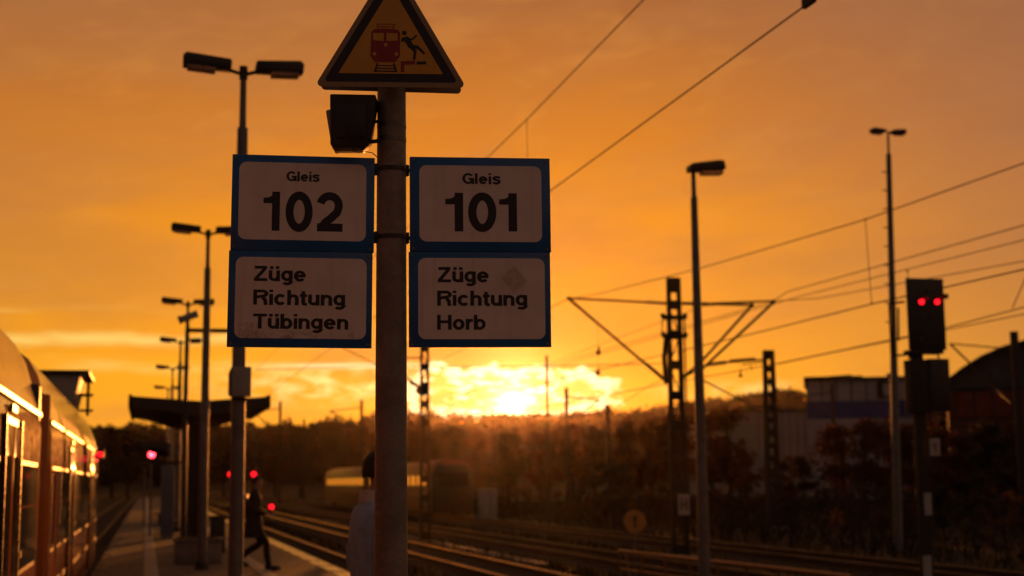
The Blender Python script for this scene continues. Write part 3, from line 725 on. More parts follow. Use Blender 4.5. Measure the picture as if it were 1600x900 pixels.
# ================================================================ RED SIGNALS
def red_signal(px, py, Y, label, dwarf=False, r=.10, base=None, m=redlit, mid='distant red signals'):
    c = PY(px, py, Y); b0 = GZ if base is None else base
    t = thing('railway_signal', (c.x, Y, b0), label, 'signal', mid)
    h = c.z - b0
    if h > .9: MB().tube([(0, 0, 0), (0, 0, h - .3)], .07, 10).build('post', darkmetal, t)
    else: MB().box(-.12, .12, -.12, .12, 0, h - .19).build('foot', precast, t)
    MB().box(-.22, .22, -.06, .12, h - .3, h + .38).build('signal_head', blacksteel, t, bevel=.02)
    MB().tube([(0, -.062, h), (0, -.085, h)], r, 14).build('lens', m, t)
    MB().tube([(0, -.15, h + r + .025), (0, -.06, h + r + .02)], [.02, .02], 8).build('hood', blacksteel, t)
    return t
red_signal(237, 710, 88, 'brightest red signal light, left of the farther canopy', r=.19, m=redlit2, base=0)
red_signal(360, 741, 112, 'red signal just left of the nearest lamp pole', r=.19)
red_signal(396.5, 741, 112, 'red signal just right of the nearest lamp pole above the walker', r=.19)
red_signal(424, 792, 105, 'low red dwarf signal beside the walking person', True, r=.18)

# ================================================================ TRAIN on the left
SX = -1.05
train = thing('passenger_train', (SX, 0, RZ), 'orange-lit passenger train standing along the left platform edge', 'train')
prof = [(-2.9, .25), (-.10, .25), (-.02, .45), (0, .8), (0, 2.78), (-.03, 2.98), (-.08, 3.20), (-.17, 3.52), (-.28, 3.72), (-.52, 3.90), (-1.0, 4.02), (-1.45, 4.05), (-1.9, 4.02), (-2.4, 3.88), (-2.62, 3.72), (-2.72, 3.52), (-2.82, 3.2), (-2.9, 2.9)]
prof = [(x, z if i < 6 or i == 17 else 2.22 + (z - 2.22) * .955) for i, (x, z) in enumerate(prof)]
nroof = 5   # index from which the roof skin starts
def coach(y0, y1, doors, label=None):
    side_p = [prof[0], prof[1], prof[2], prof[3], prof[4], prof[5], (prof[17][0] + .03, prof[5][1]), prof[17]]
    # body shell below the cant rail
    body = MB().prism([(-2.9, .25), (-.10, .25), (-.02, .45), (0, .8), (0, 2.78), (-.03, 2.98), (-2.87, 2.98), (-2.9, 2.78)], y0, y1).build('coach_body', paint, train)
    if label: body['label'] = label
    # roof skin: curved, slightly wavy panel seams
    rp = [(-.03, 2.985)] + prof[6:17] + [(-2.87, 2.985)]
    MB().prism(rp, y0, y1).build('roof', roofpaint, body)
    yy = y0 + 1.5
    while yy < y1 - .5:
        sp_ = [(x * 1.002 + .004, z + .006) for x, z in prof[6:11]]
        b = MB(); n = len(sp_)
        b.add([(x, yy, z) for x, z in sp_] + [(x, yy + .05, z) for x, z in sp_], [(i, i + 1, n + i + 1, n + i) for i in range(n - 1)]); b.build('roof_seam', roofpaint, body)
        yy += 2.4
    MB().box(-.02, .005, y0 + .02, y1 - .02, 2.91, 2.95).build('gutter', tdark, body)
    # doors
    segs = []; last = y0 + .3
    for dy in doors:
        segs.append((last, dy - .75)); last = dy + .75
        d = MB().box(-.05, .006, dy - .68, dy + .68, .62, 2.76).build('door_recess', tdark, body)
        for s in (-1, 1):
            lf = MB().box(.0, .022, dy + s * .33 - .30, dy + s * .33 + .30, .66, 2.70).build('door_leaf', paint, body, bevel=.006)
            MB().box(.018, .027, dy + s * .33 - .19, dy + s * .33 + .19, 1.35, 2.45).build('pane', tglass, lf)
        MB().box(.006, .034, dy - .72, dy - .68, .62, 2.76).build('door_post', tdark, body)
        MB().box(.006, .034, dy + .68, dy + .72, .62, 2.76).build('door_post', tdark, body)
        MB().tube([(.03, dy + .80, 1.65), (.045, dy + .80, 1.65)], .035, 10).build('door_button', tdark, body)
        MB().box(.0, .028, dy - .2, dy + .2, 2.80, 2.86).build('step_light', tdark, body)
    segs.append((last, y1 - .3))
    for a, b_ in segs:
        n = max(1, round((b_ - a) / 1.75))
        if b_ - a < .7: continue
        wl = (b_ - a) / n
        for i in range(n):
            ya, yb = a + i * wl + .13, a + (i + 1) * wl - .13
            MB().box(-.02, .004, ya - .04, yb + .04, 1.46, 2.44).build('window_frame', tdark, body)
            MB().box(-.01, .010, ya, yb, 1.50, 2.40).build('window', tglass, body)
            MB().box(.0, .007, ya - .04, yb + .04, 1.40, 1.455).build('window_sill', paint, body)
            MB().box(.0, .012, ya, yb, 2.02, 2.045).build('window_bar', paint, body)
    MB().box(-.02, .002, y0 + .02, y1 - .02, 1.02, 1.10).build('waist_stripe', M('stripe_paint', (.30, .16, .09), .4, spec=.1), body)
    MB().box(-2.6, -.12, y0 + 1, y1 - 1, -.15, .25).build('underframe', blacksteel, body)
    for yb in (y0 + 2.2, y1 - 2.2):
        for s in (-.95, .95):
            for x in (-.72, -2.2): MB().tube([(x - .07, yb + s, .43 - .0), (x + .07, yb + s, .43)], .43, 18).build('wheel', blacksteel, body)
    return body
c1 = coach(1.0, 15.3, [5.3, 12.0], 'nearer coach with one double door in view')
c2__ = coach(17.0, 33.2, [21.6, 29.5], 'farther coach ending the train')
MB().prism([(-2.5, .6), (-.42, .6), (-.36, 1.0), (-.36, 3.1), (-.60, 3.5), (-1.4, 3.7), (-2.4, 3.5)], 15.3, 17.0).build('gangway', M('gangway_rubber', (.02, .018, .017), .7, 0, .3, 3, .5, 8), train)
for i in range(7):
    MB().box(-.37, -.33, 15.4 + i * .22, 15.48 + i * .22, .6, 3.1).build('bellows_fold', rubber, train)
# corner handrails and ducts near the gangway
MB().box(-.26, -.02, 15.2, 15.42, .7, 3.25).build('end_fairing', tdark, train, bevel=.03)
MB().box(-.26, -.02, 16.9, 17.1, .7, 3.25).build('end_fairing', paint, train, bevel=.03)
MB().tube([(.02, 17.3, 1.0), (.06, 17.35, 1.02), (.06, 17.35, 2.35), (.02, 17.3, 2.37)], .02, 8).build('handrail', roofpaint, train)
# equipment on the second coach's roof
e0, e1 = PY(78, 590, 17.8), PY(137, 600, 23.5)
zr = 4.0
MB().prism([(-.95, 3.7), (-.36, 3.7), (-.22, 4.34), (-.95, 4.34)], 28.6, 31.0).build('roof_box', greybox, train, bevel=.03)
MB().box(-1.0, -.05, 28.5, 31.1, 4.34, 4.41).build('roof_box_lid', darkmetal, train)
MB().tube([(-.08, 28.8, 4.34), (-.08, 28.8, 3.55)], .03, 8).build('roof_rail', darkmetal, train)
MB().tube([(-.30, 28.8, 3.95), (.02, 28.8, 3.95)], .03, 8).build('roof_rail', darkmetal, train)
MB().tube([(-.24, 28.8, 3.65), (.02, 28.8, 3.65)], .025, 8).build('roof_rail', darkmetal, train)
MB().box(-1.1, -.7, 17.1, 17.7, 3.95, 4.25).build('antenna_box', darkmetal, train)
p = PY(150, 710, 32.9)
MB().tube([(.06, 32.9, p.z - RZ), (.06, 32.86, p.z - RZ)], .055, 12).build('signal_reflection_glow', redlit, train)  # added glowing disc, stands in for the red signal mirrored in the train side
MB().box(-.02, .13, 32.9, 33.0, p.z - RZ - .1, p.z - RZ + .1).build('reflection_glow_backing', tdark, train)  # dark block added behind that glowing disc
p = PY(118, 709, 21.5)

# ================================================================ OVERHEAD LINE
def strut(p, q_, r, name, root, m=blacksteel, n=8):
    return MB().tube([Vector(p) - root.location, Vector(q_) - root.location], r, n).build(name, m, root)
def insulator(p, q_, root, r=.07):
    p, q_ = Vector(p), Vector(q_); b = MB(); k = 7; pts = []; rs = []
    for i in range(k * 2 + 1):
        pts.append(p.lerp(q_, i / (2 * k)) - root.location); rs.append(r if i % 2 else r * .5)
    b.tube(pts, rs, 10); return b.build('insulator', insul, root)
def lattice(base, H, w0, w1, root, d0=None, solid_top=0, step=.9, ch=.08):
    """two-channel lattice mast: chords + battens"""
    d0 = d0 or w0 * .8
    for sx_ in (-1, 1):
        b = MB(); b.add([(sx_ * w0 / 2 - ch, -d0 / 2, 0), (sx_ * w0 / 2 + ch, -d0 / 2, 0), (sx_ * w0 / 2 + ch, d0 / 2, 0), (sx_ * w0 / 2 - ch, d0 / 2, 0),
                         (sx_ * w1 / 2 - ch * .8, -d0 / 3, H), (sx_ * w1 / 2 + ch * .8, -d0 / 3, H), (sx_ * w1 / 2 + ch * .8, d0 / 3, H), (sx_ * w1 / 2 - ch * .8, d0 / 3, H)],
                        [(0, 3, 2, 1), (4, 5, 6, 7), (0, 1, 5, 4), (1, 2, 6, 5), (2, 3, 7, 6), (3, 0, 4, 7)])
        b.build('chord', blacksteel, root)
    z = .3; 
    while z < H - .2:
        f = z / H; ww = (w0 + (w1 - w0) * f) / 2; dd_ = d0 / 2 * (1 - f / 3)
        for s in (-1, 1): MB().box(-ww, ww, s * dd_ - .012, s * dd_ + .012, z - .14, z + .14).build('batten', blacksteel, root)
        z += step
    z = .3; fl = 1
    while z < H - .9:
        f = z / H; ww = (w0 + (w1 - w0) * f) / 2; dd_ = d0 / 2 * (1 - f / 3) - .02
        MB().tube([(-fl * ww * .8, dd_, z + .1), (fl * ww * .8, dd_, z + step - .1)], .022, 5).build('diagonal', blacksteel, root); z += step; fl = -fl
    if solid_top: MB().box(-w1 / 2 - .05, w1 / 2 + .05, -d0 / 3 - .01, d0 / 3 + .01, H - solid_top, H + .02).build('mast_head', blacksteel, root)
    MB().box(-w0 / 2 - .3, w0 / 2 + .3, -d0 / 2 - .25, d0 / 2 + .25, -.3, .12).build('footing', precast, root)
# mast 1
mY = PD(1052, 435, 45).y; mt = PY(1052, 435, mY)
m1 = thing('catenary_mast', (mt.x, mY, GZ), 'large lattice catenary mast with arms on both sides and an H plate', 'mast', 'overhead line masts')
lattice(None, mt.z - GZ, .42, .33, m1, .20, .45, .95, .07)
def P1(px, py): return PY(px, py, mY)
strut(P1(888, 466), P1(1043, 474), .035, 'top_tube', m1); strut(P1(888, 466), P1(1036, 592), .045, 'bracket_tube', m1)
insulator(P1(1010, 472), P1(1040, 474), m1, .06); insulator(P1(1008, 568), P1(1038, 592), m1, .08)
strut(P1(1062, 474), P1(1175, 477), .035, 'top_tube', m1); strut(P1(1110, 474), P1(1212, 470), .03, 'top_tube', m1)
insulator(P1(1066, 474), P1(1108, 475), m1, .075)
strut(P1(1175, 477), P1(1078, 585), .045, 'bracket_tube', m1); strut(P1(1210, 471), P1(1088, 585), .045, 'bracket_tube', m1)
insulator(P1(1064, 592), P1(1090, 572), m1, .085)
for (a, c) in (((888, 466), .05), ((1175, 477), .06), ((1208, 472), .07)):
    pq = P1(*a); MB().ball(pq - m1.location, c * 1.2, 8, 6).build('fitting', blacksteel, m1)
for py in (496, 525):
    pq = P1(1052, py) - m1.location
    MB().box(-.36, .36, -.16, .16, pq.z - .06, pq.z + .06).build('crosshead', blacksteel, m1)
    for s in (-.38, .36): MB().ball((s, 0, pq.z + .05), .09, 8, 6).build('fitting', blacksteel, m1)
strut(P1(1035, 500), P1(1034, 524), .02, 'tie_rod', m1)
MB().tube([P1(1041, 527) - m1.location, P1(1036, 560) - m1.location + Vector((0, -.1, 0)), P1(1041, 600) - m1.location], .08, 8).build('cable_loop', blacksteel, m1)
MB().tube([(.22, -.3, 1.2), (.22, -.3, 7.4)], .03, 8).build('cable_duct', blacksteel, m1)
pq = P1(1062, 788) - m1.location
pb = MB().box(pq.x - .17, pq.x + .17, -.36, -.34, pq.z - .31, pq.z + .31).build('number_plate', M('white_plate', (.5, .48, .45), .5), m1)
hb = MB().box(pq.x - .11, pq.x - .05, -.366, -.361, pq.z - .2, pq.z + .2).box(pq.x + .05, pq.x + .11, -.366, -.361, pq.z - .2, pq.z + .2).box(pq.x - .05, pq.x + .05, -.366, -.361, pq.z - .03, pq.z + .03)
hb.build('plate_lettering', ink, pb)
MB().box(pq.x - .2, pq.x + .2, -.34, -.25, pq.z - .05, pq.z + .05).build('plate_bracket', darkmetal, m1)
# mast 2
mY2 = PD(1201, 548, 69.6).y; mt2 = PY(1200.5, 548, mY2)
m2 = thing('catenary_mast', (mt2.x, mY2, GZ), 'lattice catenary mast further right, its single arm reaching left toward the first', 'mast', 'overhead line masts')
lattice(None, mt2.z - GZ, .60, .38, m2, .5, .3, .62, .07)
def P2(px, py): return PY(px, py, mY2)
strut(P2(1192, 562), P2(1110, 568), .05, 'top_tube', m2); insulator(P2(1140, 564), P2(1180, 561), m2, .10); insulator(P2(1104, 570), P2(1135, 566), m2, .12)
strut(P2(1192, 642), P2(1100, 595), .045, 'bracket_tube', m2); insulator(P2(1172, 632), P2(1192, 642), m2, .1)
strut(P2(1160, 570), P2(1192, 566), .03, 'top_tube', m2); strut(P2(1172, 572), P2(1175, 577), .03, 'drop_tube', m2)
# mast 3 (behind the right sign)
mY3 = 56.5; x3 = PY(663.5, 600, mY3).x
m3 = thing('catenary_mast', (x3, mY3, GZ), 'narrow lattice catenary mast rising behind the sign just right of the post', 'mast', 'overhead line masts')
lattice(None, 9.0, .34, .25, m3, .30, .3, .75, .045)
def P3(px, py): return PY(px, py, mY3)
insulator(P3(640, 597), P3(656, 605), m3, .08); strut(P3(590, 560), P3(656, 604), .04, 'bracket_tube', m3); strut(P3(590, 560), P3(657, 559), .035, 'top_tube', m3)
MB().ball(P3(660, 610) - m3.location, .28, 10, 8, (1, 1, .8)).build('wheel_tensioner', blacksteel, m3)
# mast on the far right
mY4 = PD(1583, 518, 60).y; mt4 = PY(1584, 518, mY4)
m4 = thing('catenary_mast', (mt4.x, mY4, GZ), 'dark post-like catenary mast at the far right edge with a slanting strut', 'mast', 'overhead line masts')
MB().box(-.13, .13, -.12, .12, 0, mt4.z - GZ).build('column', blacksteel, m4, bevel=.01)
def P4(px, py): return PY(px, py, mY4)
strut(P4(1484, 537), P4(1580, 630), .045, 'bracket_tube', m4); strut(P4(1484, 537), P4(1578, 545), .03, 'top_tube', m4)
insulator(P4(1560, 610), P4(1580, 630), m4, .08); strut(P4(1500, 592), P4(1560, 600), .03, 'steady_arm', m4)
# small distant masts with cantilevers
def small_mast(px, ytop, Y, arm, label, r=.13):
    t_ = PY(px, ytop, Y); t = thing('catenary_mast', (t_.x, Y, GZ), label, 'mast', 'overhead line masts'); H = t_.z - GZ
    MB().box(-r, r, -r, r, 0, H).build('column', blacksteel, t)
    for s in arm:
        MB().tube([(0, 0, H * .93), (s * 2.9, 0, H * .90)], .05, 6).build('top_tube', blacksteel, t)
        MB().tube([(0, 0, H * .70), (s * 2.9, 0, H * .90)], .06, 6).build('bracket_tube', blacksteel, t)
        MB().ball((s * 2.9, 0, H * .89), .12, 6, 5).build('fitting', blacksteel, t)
small_mast(438, 627, 150, (-1,), 'thin distant catenary mast above the left skyline, right of the canopy')
small_mast(565, 625, 135, (-1,), 'small distant catenary mast just left of the denim-jacketed person')
small_mast(885, 606, 118, (1,), 'distant catenary mast silhouetted against the bright cloud right of the sun')
small_mast(854, 556, 78, (), 'thin pole rising to the corner of the right sign beside the sun', .06)
small_mast(949, 632, 102, (-1, 1), 'dark mast against the trees left of the large lattice mast', .14)
small_mast(475, 655, 190, (1,), 'tiny catenary mast on the skyline left of the sign post')
small_mast(1300, 600, 120, (-1,), 'distant dark catenary mast in front of the pale building')
# wires: each one a thing of its own
def wire(pts, r, label, drops=(), name='overhead_wire', sag=0.0, group='overhead wires', cat='wire'):
    P = []
    for a, b_ in zip(pts[:-1], pts[1:]):
        for i in range(12):
            s = i / 12; q_ = Vector(a).lerp(Vector(b_), s); q_.z -= sag * 4 * s * (1 - s); P.append(q_)
    P.append(Vector(pts[-1])); o0 = P[0].copy()
    o = MB().tube([p - o0 for p in P], r, 6).build(name, blacksteel, loc=o0); tag(o, label, cat, group)
    for p, q_, rr in drops:
        MB().tube([Vector(p) - o0, Vector(q_) - o0], rr, 6).build('dropper', blacksteel, o)
        MB().ball(Vector(p) - o0, rr * 3.2, 6, 5).build('clip', blacksteel, o); MB().ball(Vector(q_) - o0, rr * 3.2, 6, 5).build('clip', blacksteel, o)
    return o
def X_(px, py, X): return tuple(PX(px, py, X))
XA = 5.3
wire([(XA, 4, 7.35), X_(1005, 0, XA), X_(823, 187, XA), X_(765, 243, XA), (XA, 45, 7.3), (XA, 110, 7.3)], .008, 'thin upper wire running steeply up behind the right sign', [(X_(823, 187, XA), X_(826, 326, XA), .004)])
wire([(XA, 3, 5.64), X_(1270, 0, XA), X_(863, 296, XA), (XA, 45, 5.62), (XA, 110, 5.6)], .0085, 'thickest dark contact wire crossing the upper right sky steeply')
ci = Vector(X_(1264, 3, XA)); si = thing('section_insulator', ci, 'small dark clamp on the thick contact wire at the top edge', 'clamp')
MB().box(-.02, .02, -.10, .10, -.03, .05).build('clamp_body', blacksteel, si); MB().tube([(0, 0, .05), (0, .03, .25)], .012, 6).build('clamp_rod', blacksteel, si)
XB = 13.6
wire([(XB, 10, 7.2), X_(1600, 255, XB), X_(1352, 343, XB), X_(1095, 419, XB), X_(940, 458, XB), X_(889, 467, XB), (XB, 95, 7.1)], .012, 'catenary wire from the right edge over the tall lamp to the mast arm tip', [(X_(1352, 343, XB), X_(1362, 474, XB), .008)])
wire([(XB, 10, 5.1), X_(1600, 421, XB), X_(1362, 475, XB), X_(1170, 523, XB), (XB, 60, 5.1), (XB, 120, 5.1)], .013, 'contact wire passing just behind the large right-hand signal head')
XC = 19.0
wire([(XC, 12, 7.7), X_(1600, 352, XC), X_(1230, 456, XC), X_(1208, 471, XC), (XC, 110, 7.3)], .014, 'upper faint wire of the middle bundle right of the tall lamp')
wire([(XC + .4, 12, 7.4), X_(1600, 375, XC), X_(1250, 463, XC), (XC, 110, 7.0)], .012, 'middle faint wire of the bundle right of the tall lamp')
wire([(XC + 2.2, 20, 7.2), X_(1600, 408, 21.5), X_(1280, 466, 21.5), X_(1100, 478, 21.5), (21.5, 130, 7.0)], .013, 'lowest faint wire of the bundle, flattening toward the lattice mast', [(X_(1418, 424, 21.5), X_(1420, 447, 21.5), .012)])
wire([(XC, 14, 5.5), X_(1600, 480, XC), X_(1460, 517, XC), X_(1215, 568, XC), (XC, 120, 5.4)], .014, 'contact wire passing below the signal lamps toward the second lattice mast')
wire([(XC + 1, 14, 5.3), X_(1600, 491, XC + 1), X_(1300, 551, XC + 1), X_(1215, 569, XC + 1)], .013, 'wire just beneath the contact wire at the right edge')
a = X_(1582, 481, XC); b_ = X_(1600, 440, XC)
wire([a, b_, X_(1612, 415, XC)], .012, 'short slanting hanger wire at the right edge above the dark post')
wire([PD(400, 578, 75), PD(585, 571, 70), PD(700, 573, 66), PD(860, 572, 60), PD(1035, 568, 52)], .016, 'nearly horizontal cross wire just above the bright cloud', name='span_wire')
wire([PD(535, 543, 60), PD(585, 568, 60), PD(600, 576, 60)], .022, 'short slanting stay wire under the left sign beside the post', name='stay_wire')
wire([PD(965, 634, 90), PD(1020, 600, 85), PD(1050, 588, 80)], .018, 'slanting stay wire from the dark mast up to the lattice mast', name='stay_wire')
for px, py, D in ((935, 551, 52), (934, 583, 52), (1157, 587, 64)):
    c = PD(px, py, D); t = thing('line_insulator', c, {935: 'upper of two dark round insulators hanging left of the lattice mast', 934: 'lower of two dark round insulators hanging left of the lattice mast', 1157: 'single dark round insulator hanging between the two lattice masts'}[px], 'insulator')
    MB().ball((0, 0, 0), .10, 10, 8, (1, 1, .8)).build('disc', insul, t); MB().tube([(0, 0, .06), (.04, 0, .22)], .03, 6).build('cap', blacksteel, t)
wire([PD(933, 500, 52), PD(935, 551, 52), PD(934, 583, 52), PD(935, 625, 52)], .005, 'fine vertical wire carrying the two round insulators', name='hanger_wire')
wire([PD(1154, 566, 64), PD(1157, 587, 64)], .006, 'fine vertical wire carrying the single round insulator', name='hanger_wire')

# ================================================================ TALL LAMPS ON THE RIGHT
Yr = PD(1080, 275, 28.6).y; tp = PY(1083, 262, Yr); bt = PY(1101, 900, Yr); xb = bt.x + (bt.x - tp.x) * (bt.z - GZ) / (tp.z - bt.z)
r1 = thing('street_lamp', (xb, Yr, GZ), 'tall single-headed grey lamp post leaning slightly, right of the lattice mast', 'street lamp')
H1 = tp.z - GZ; dx = tp.x - xb
MB().tube([(0, 0, 0), (dx * .45, 0, H1 * .45), (dx * .93, 0, H1 * .93)], [.125, .10, .068], 18).build('pole', galv, r1)
MB().tube([(dx * .93, 0, H1 * .93), (dx, 0, H1)], [.05, .045], 12).build('pole_top', galv, r1)
Mx = Matrix.Translation((dx, 0, H1)) @ Matrix.Rotation(R_(-3), 4, 'Y')
hd = MB().prism([(-.10, -.09), (.60, -.08), (.66, -.05), (.63, .12), (.5, .13), (-.05, .07), (-.1, .03)], -.15, .15, Mx).build('lamp_head', darkmetal, r1, bevel=.015)
MB().box(.17, .60, -.12, .12, -.15, -.085, Mx).build('diffuser', lens, hd)
Y2 = PD(1388, 205, 50).y; tp = PY(1387.5, 206, Y2); bt = PY(1402.5, 800, Y2); xb = bt.x + (bt.x - tp.x) * (bt.z - GZ) / (tp.z - bt.z)
r2 = thing('street_lamp', (xb, Y2, GZ), 'tallest lamp post at the right with two small heads and climbing rungs', 'street lamp')
H2 = tp.z - GZ; dx = tp.x - xb
MB().tube([(0, 0, 0), (dx * .5, 0, H2 * .5), (dx * .945, 0, H2 * .945)], [.16, .125, .09], 16).build('pole', galv, r2)
MB().tube([(dx * .945, 0, H2 * .945), (dx, 0, H2)], [.045, .04], 10).build('pole_top', galv, r2)
for s in (-1, 1):
    Mx = Matrix.Translation((dx + s * .10, 0, H2)) @ Matrix.Rotation(R_(-s * 2), 4, 'Y')
    hd = MB().prism([(0, -.03), (s * .12, -.07), (s * .55, -.075), (s * .56, .06), (s * .45, .09), (s * .1, .07), (0, .03)], -.14, .14, Mx).build('lamp_head', darkmetal, r2, bevel=.01)
    MB().box(*sorted((s * .16, s * .50)), -.10, .10, -.12, -.075, Mx).build('diffuser', M('red_diffuser', (.4, .08, .04), .4), hd)
for i in range(10):
    z = H2 * .9 - i * .66; f = z / H2
    MB().tube([(dx * f - .10, 0, z), (dx * f - .27, 0, z)], .022, 6).build('climbing_rung', darkmetal, r2)

# ================================================================ SIGNAL ON THE RIGHT
Ys = PD(1447, 435, 31).y
def Q(px, py): return PY(px, py, Ys)
cc = Q(1447.5, 500); sg = thing('railway_signal', (cc.x, Ys, GZ), 'large dark railway signal with two red lights side by side on its mast', 'signal')
def L_(px, py): return Q(px, py) - sg.location
def qbox(b, x0, y0_, x1, y1_, ya, yb):
    a_, c = L_(x0, y1_), L_(x1, y0_); return b.box(a_.x, c.x, ya, yb, a_.z, c.z)
scr = qbox(MB(), 1421, 435.5, 1474, 546, 0, .05).build('backboard', darkmetal, sg, bevel=.02)
qbox(MB(), 1430, 442, 1467, 540, .05, .28).build('signal_case', darkmetal, sg, bevel=.02)
for px in (1439, 1463.5):
    q_ = L_(px, 471.5)
    MB().tube([(q_.x, -.012, q_.z), (q_.x, -.03, q_.z)], .062, 20).build('red_lens', redlit, sg)
    MB().tube([(q_.x, -.0, q_.z), (q_.x, -.02, q_.z)], .085, 20).build('lens_ring', rubber, sg)
    b = MB(); n = 12; vs = []
    for i in range(n + 1):
        t = R_(15 + 150 * i / n); vs += [(q_.x + .09 * math.cos(t), -.005, q_.z + .09 * math.sin(t)), (q_.x + .09 * math.cos(t), -.20, q_.z + .085 * math.sin(t) + .01), (q_.x + .097 * math.cos(t), -.20, q_.z + .092 * math.sin(t) + .01), (q_.x + .097 * math.cos(t), -.005, q_.z + .097 * math.sin(t))]
    b.add(vs, [(4 * i + k, 4 * i + (k + 1) % 4, 4 * (i + 1) + (k + 1) % 4, 4 * (i + 1) + k) for i in range(n) for k in range(4)]); b.build('hood', rubber, sg)
for (px, py) in ((1447, 455), (1439, 495), (1456, 495), (1447, 515), (1439, 530)):
    q_ = L_(px, py); MB().tube([(q_.x, .0, q_.z), (q_.x, -.02, q_.z)], .06, 16).build('dark_lens', tglass, sg)
q_ = L_(1477, 463); MB().box(q_.x - .06, q_.x + .05, -.05, .05, q_.z - .05, q_.z + .05).build('side_lug', darkmetal, sg)
x = L_(1440, 0 + 600).x
MB().box(x - .11, x + .11, .06, .25, 0, L_(1440, 546).z).build('mast', blacksteel, sg, bevel=.01)
qbox(MB(), 1426, 562, 1450, 645, -.05, .3).build('relay_case', blacksteel, sg, bevel=.02)
qbox(MB(), 1453, 561, 1480, 643, -.08, .25).build('relay_case', darkmetal, sg, bevel=.02)
qbox(MB(), 1423, 547, 1474, 552, -.02, .3).build('bracket_beam', blacksteel, sg)
for (a_, c) in (((1403, 471), (1424, 469)), ((1405, 554), (1432, 552)), ((1407, 471), (1406, 555)), ((1416, 478), (1415, 530)), ((1402, 472), (1404, 553))):
    MB().tube([L_(*a_) + Vector((0, .35, 0)), L_(*c) + Vector((0, .30, 0))], .025, 8).build('cage_rail', blacksteel, sg)
for px in (1424, 1436, 1470): MB().tube([L_(px, 546) + Vector((0, .1, 0)), L_(px, 560) + Vector((0, .1, 0))], .022, 6).build('hanger', blacksteel, sg)
for (ya_, yb_, mm_) in ((685, 690, 0), (770, 805, 1), (805, 868, 2), (868, 925, 1)):
    if mm_: qbox(MB(), 1446, ya_, 1455, yb_, .0, .05).build('mast_board', M('white_mast_board', (.42, .42, .42), .5) if mm_ == 1 else blacksteel, sg)
np_ = qbox(MB(), 1450.5, 685, 1464.5, 712, -.09, -.07).build('number_plate', MATS['white_plate'], sg)
q_ = L_(1457.5, 698)
MB().box(q_.x - .05, q_.x - .025, -.096, -.091, q_.z + .0, q_.z + .10).box(q_.x + .025, q_.x + .05, -.096, -.091, q_.z + .0, q_.z + .10).box(q_.x - .025, q_.x + .025, -.096, -.091, q_.z - .01, q_.z + .015).box(q_.x - .013, q_.x + .013, -.096, -.091, q_.z - .12, q_.z - .01).build('plate_lettering', ink, np_)
MB().tube([(x, .15, 0), (x, .15, .02)], .3, 12).build('footing', precast, sg)

# ================================================================ YARD FURNITURE
Yc = PD(762, 795, 88).y; p = PY(762, 825, Yc)
cb = thing('relay_cabinet', (p.x, Yc, GZ), 'pale grey upright trackside cabinet beyond the tracks below the sun', 'cabinet')
hh = PY(762, 765, Yc).z - GZ
MB().box(-.52, .52, -.35, .35, .12, hh).build('housing', greybox, cb, bevel=.02)
MB().box(-.58, .58, -.4, .4, hh, hh + .06).build('roof', greybox, cb, bevel=.01)
MB().box(-.55, .55, -.38, .38, -.1, .12).build('plinth', precast, cb)
for s in (-1, 1): MB().box(*sorted((s * .02, s * .5)), -.365, -.35, .2, hh - .08).build('door', greybox, cb, bevel=.004)
p = PD(992, 815, 33)
rd = thing('round_track_sign', (p.x, p.y, GZ), 'small round yellow trackside sign with a black mark on a short post', 'sign')
hh = p.z - GZ
MB().tube([(0, 0.03, hh), (0, 0, hh)], .265, 32).build('disc', M('yellow_disc', (.42, .20, .04), .5), rd)
MB().box(-.025, .025, -.006, -.001, hh - .14, hh + .15).box(-.075, .075, -.0075, -.0015, hh + .055, hh + .085).build('mark', ink, rd)
MB().tube([(0, .05, 0), (0, .05, hh + .1)], .025, 8).build('post', galv, rd)
# handrail fence
A = PD(968, 861, 33); B = PD(1330, 901, 24); fz = GZ + .95
A = Vector((A.x, A.y, GZ)); B = Vector((B.x, B.y, GZ)); zA = PD(968, 861, 33).z; zB = PD(1310, 900, 24.3).z
hf = thing('handrail_fence', A, 'rusty tubular handrail beside the tracks in the lower right', 'railing')
rusty = M('rusty_handrail', (.30, .15, .075), .36, .6, .3, 4, .1)
d = B - A; L = d.length
MB().tube([(0, 0, zA - GZ), (d.x, d.y, zB - GZ)], .045, 10).build('top_rail', rusty, hf)
MB().tube([(0, 0, (zA - GZ) * .5), (d.x, d.y, (zB - GZ) * .5)], .022, 8).build('middle_rail', rusty, hf)
n = 8
for i in range(n + 1):
    q_ = d * (i / n); MB().tube([(q_.x, q_.y, 0), (q_.x, q_.y, zA - GZ + (zB - zA) * i / n - .02)], .03, 8).build('post', rusty, hf)
MB().tube([(0, 0, zA - GZ), (.06, -.3, .7), (.08, -.5, 0)], .025, 8).build('end_brace', rusty, hf)
# cable trough beside the tracks
ct = thing('cable_trough', (11.1, 0, GZ), 'low concrete cable trough running beside the second track', 'cable trough')
me = MB().box(-.2, .2, .01, .99, -.02, .10).mesh('trough_lid', precast)
for i in range(70):
    s_ = bpy.data.objects.new('trough_lid', me); COL.objects.link(s_); s_.parent = ct; s_.location = (random.uniform(-.01, .01), 40 + i, random.uniform(-.008, .008)); s_.rotation_euler = (0, 0, random.uniform(-.012, .012))
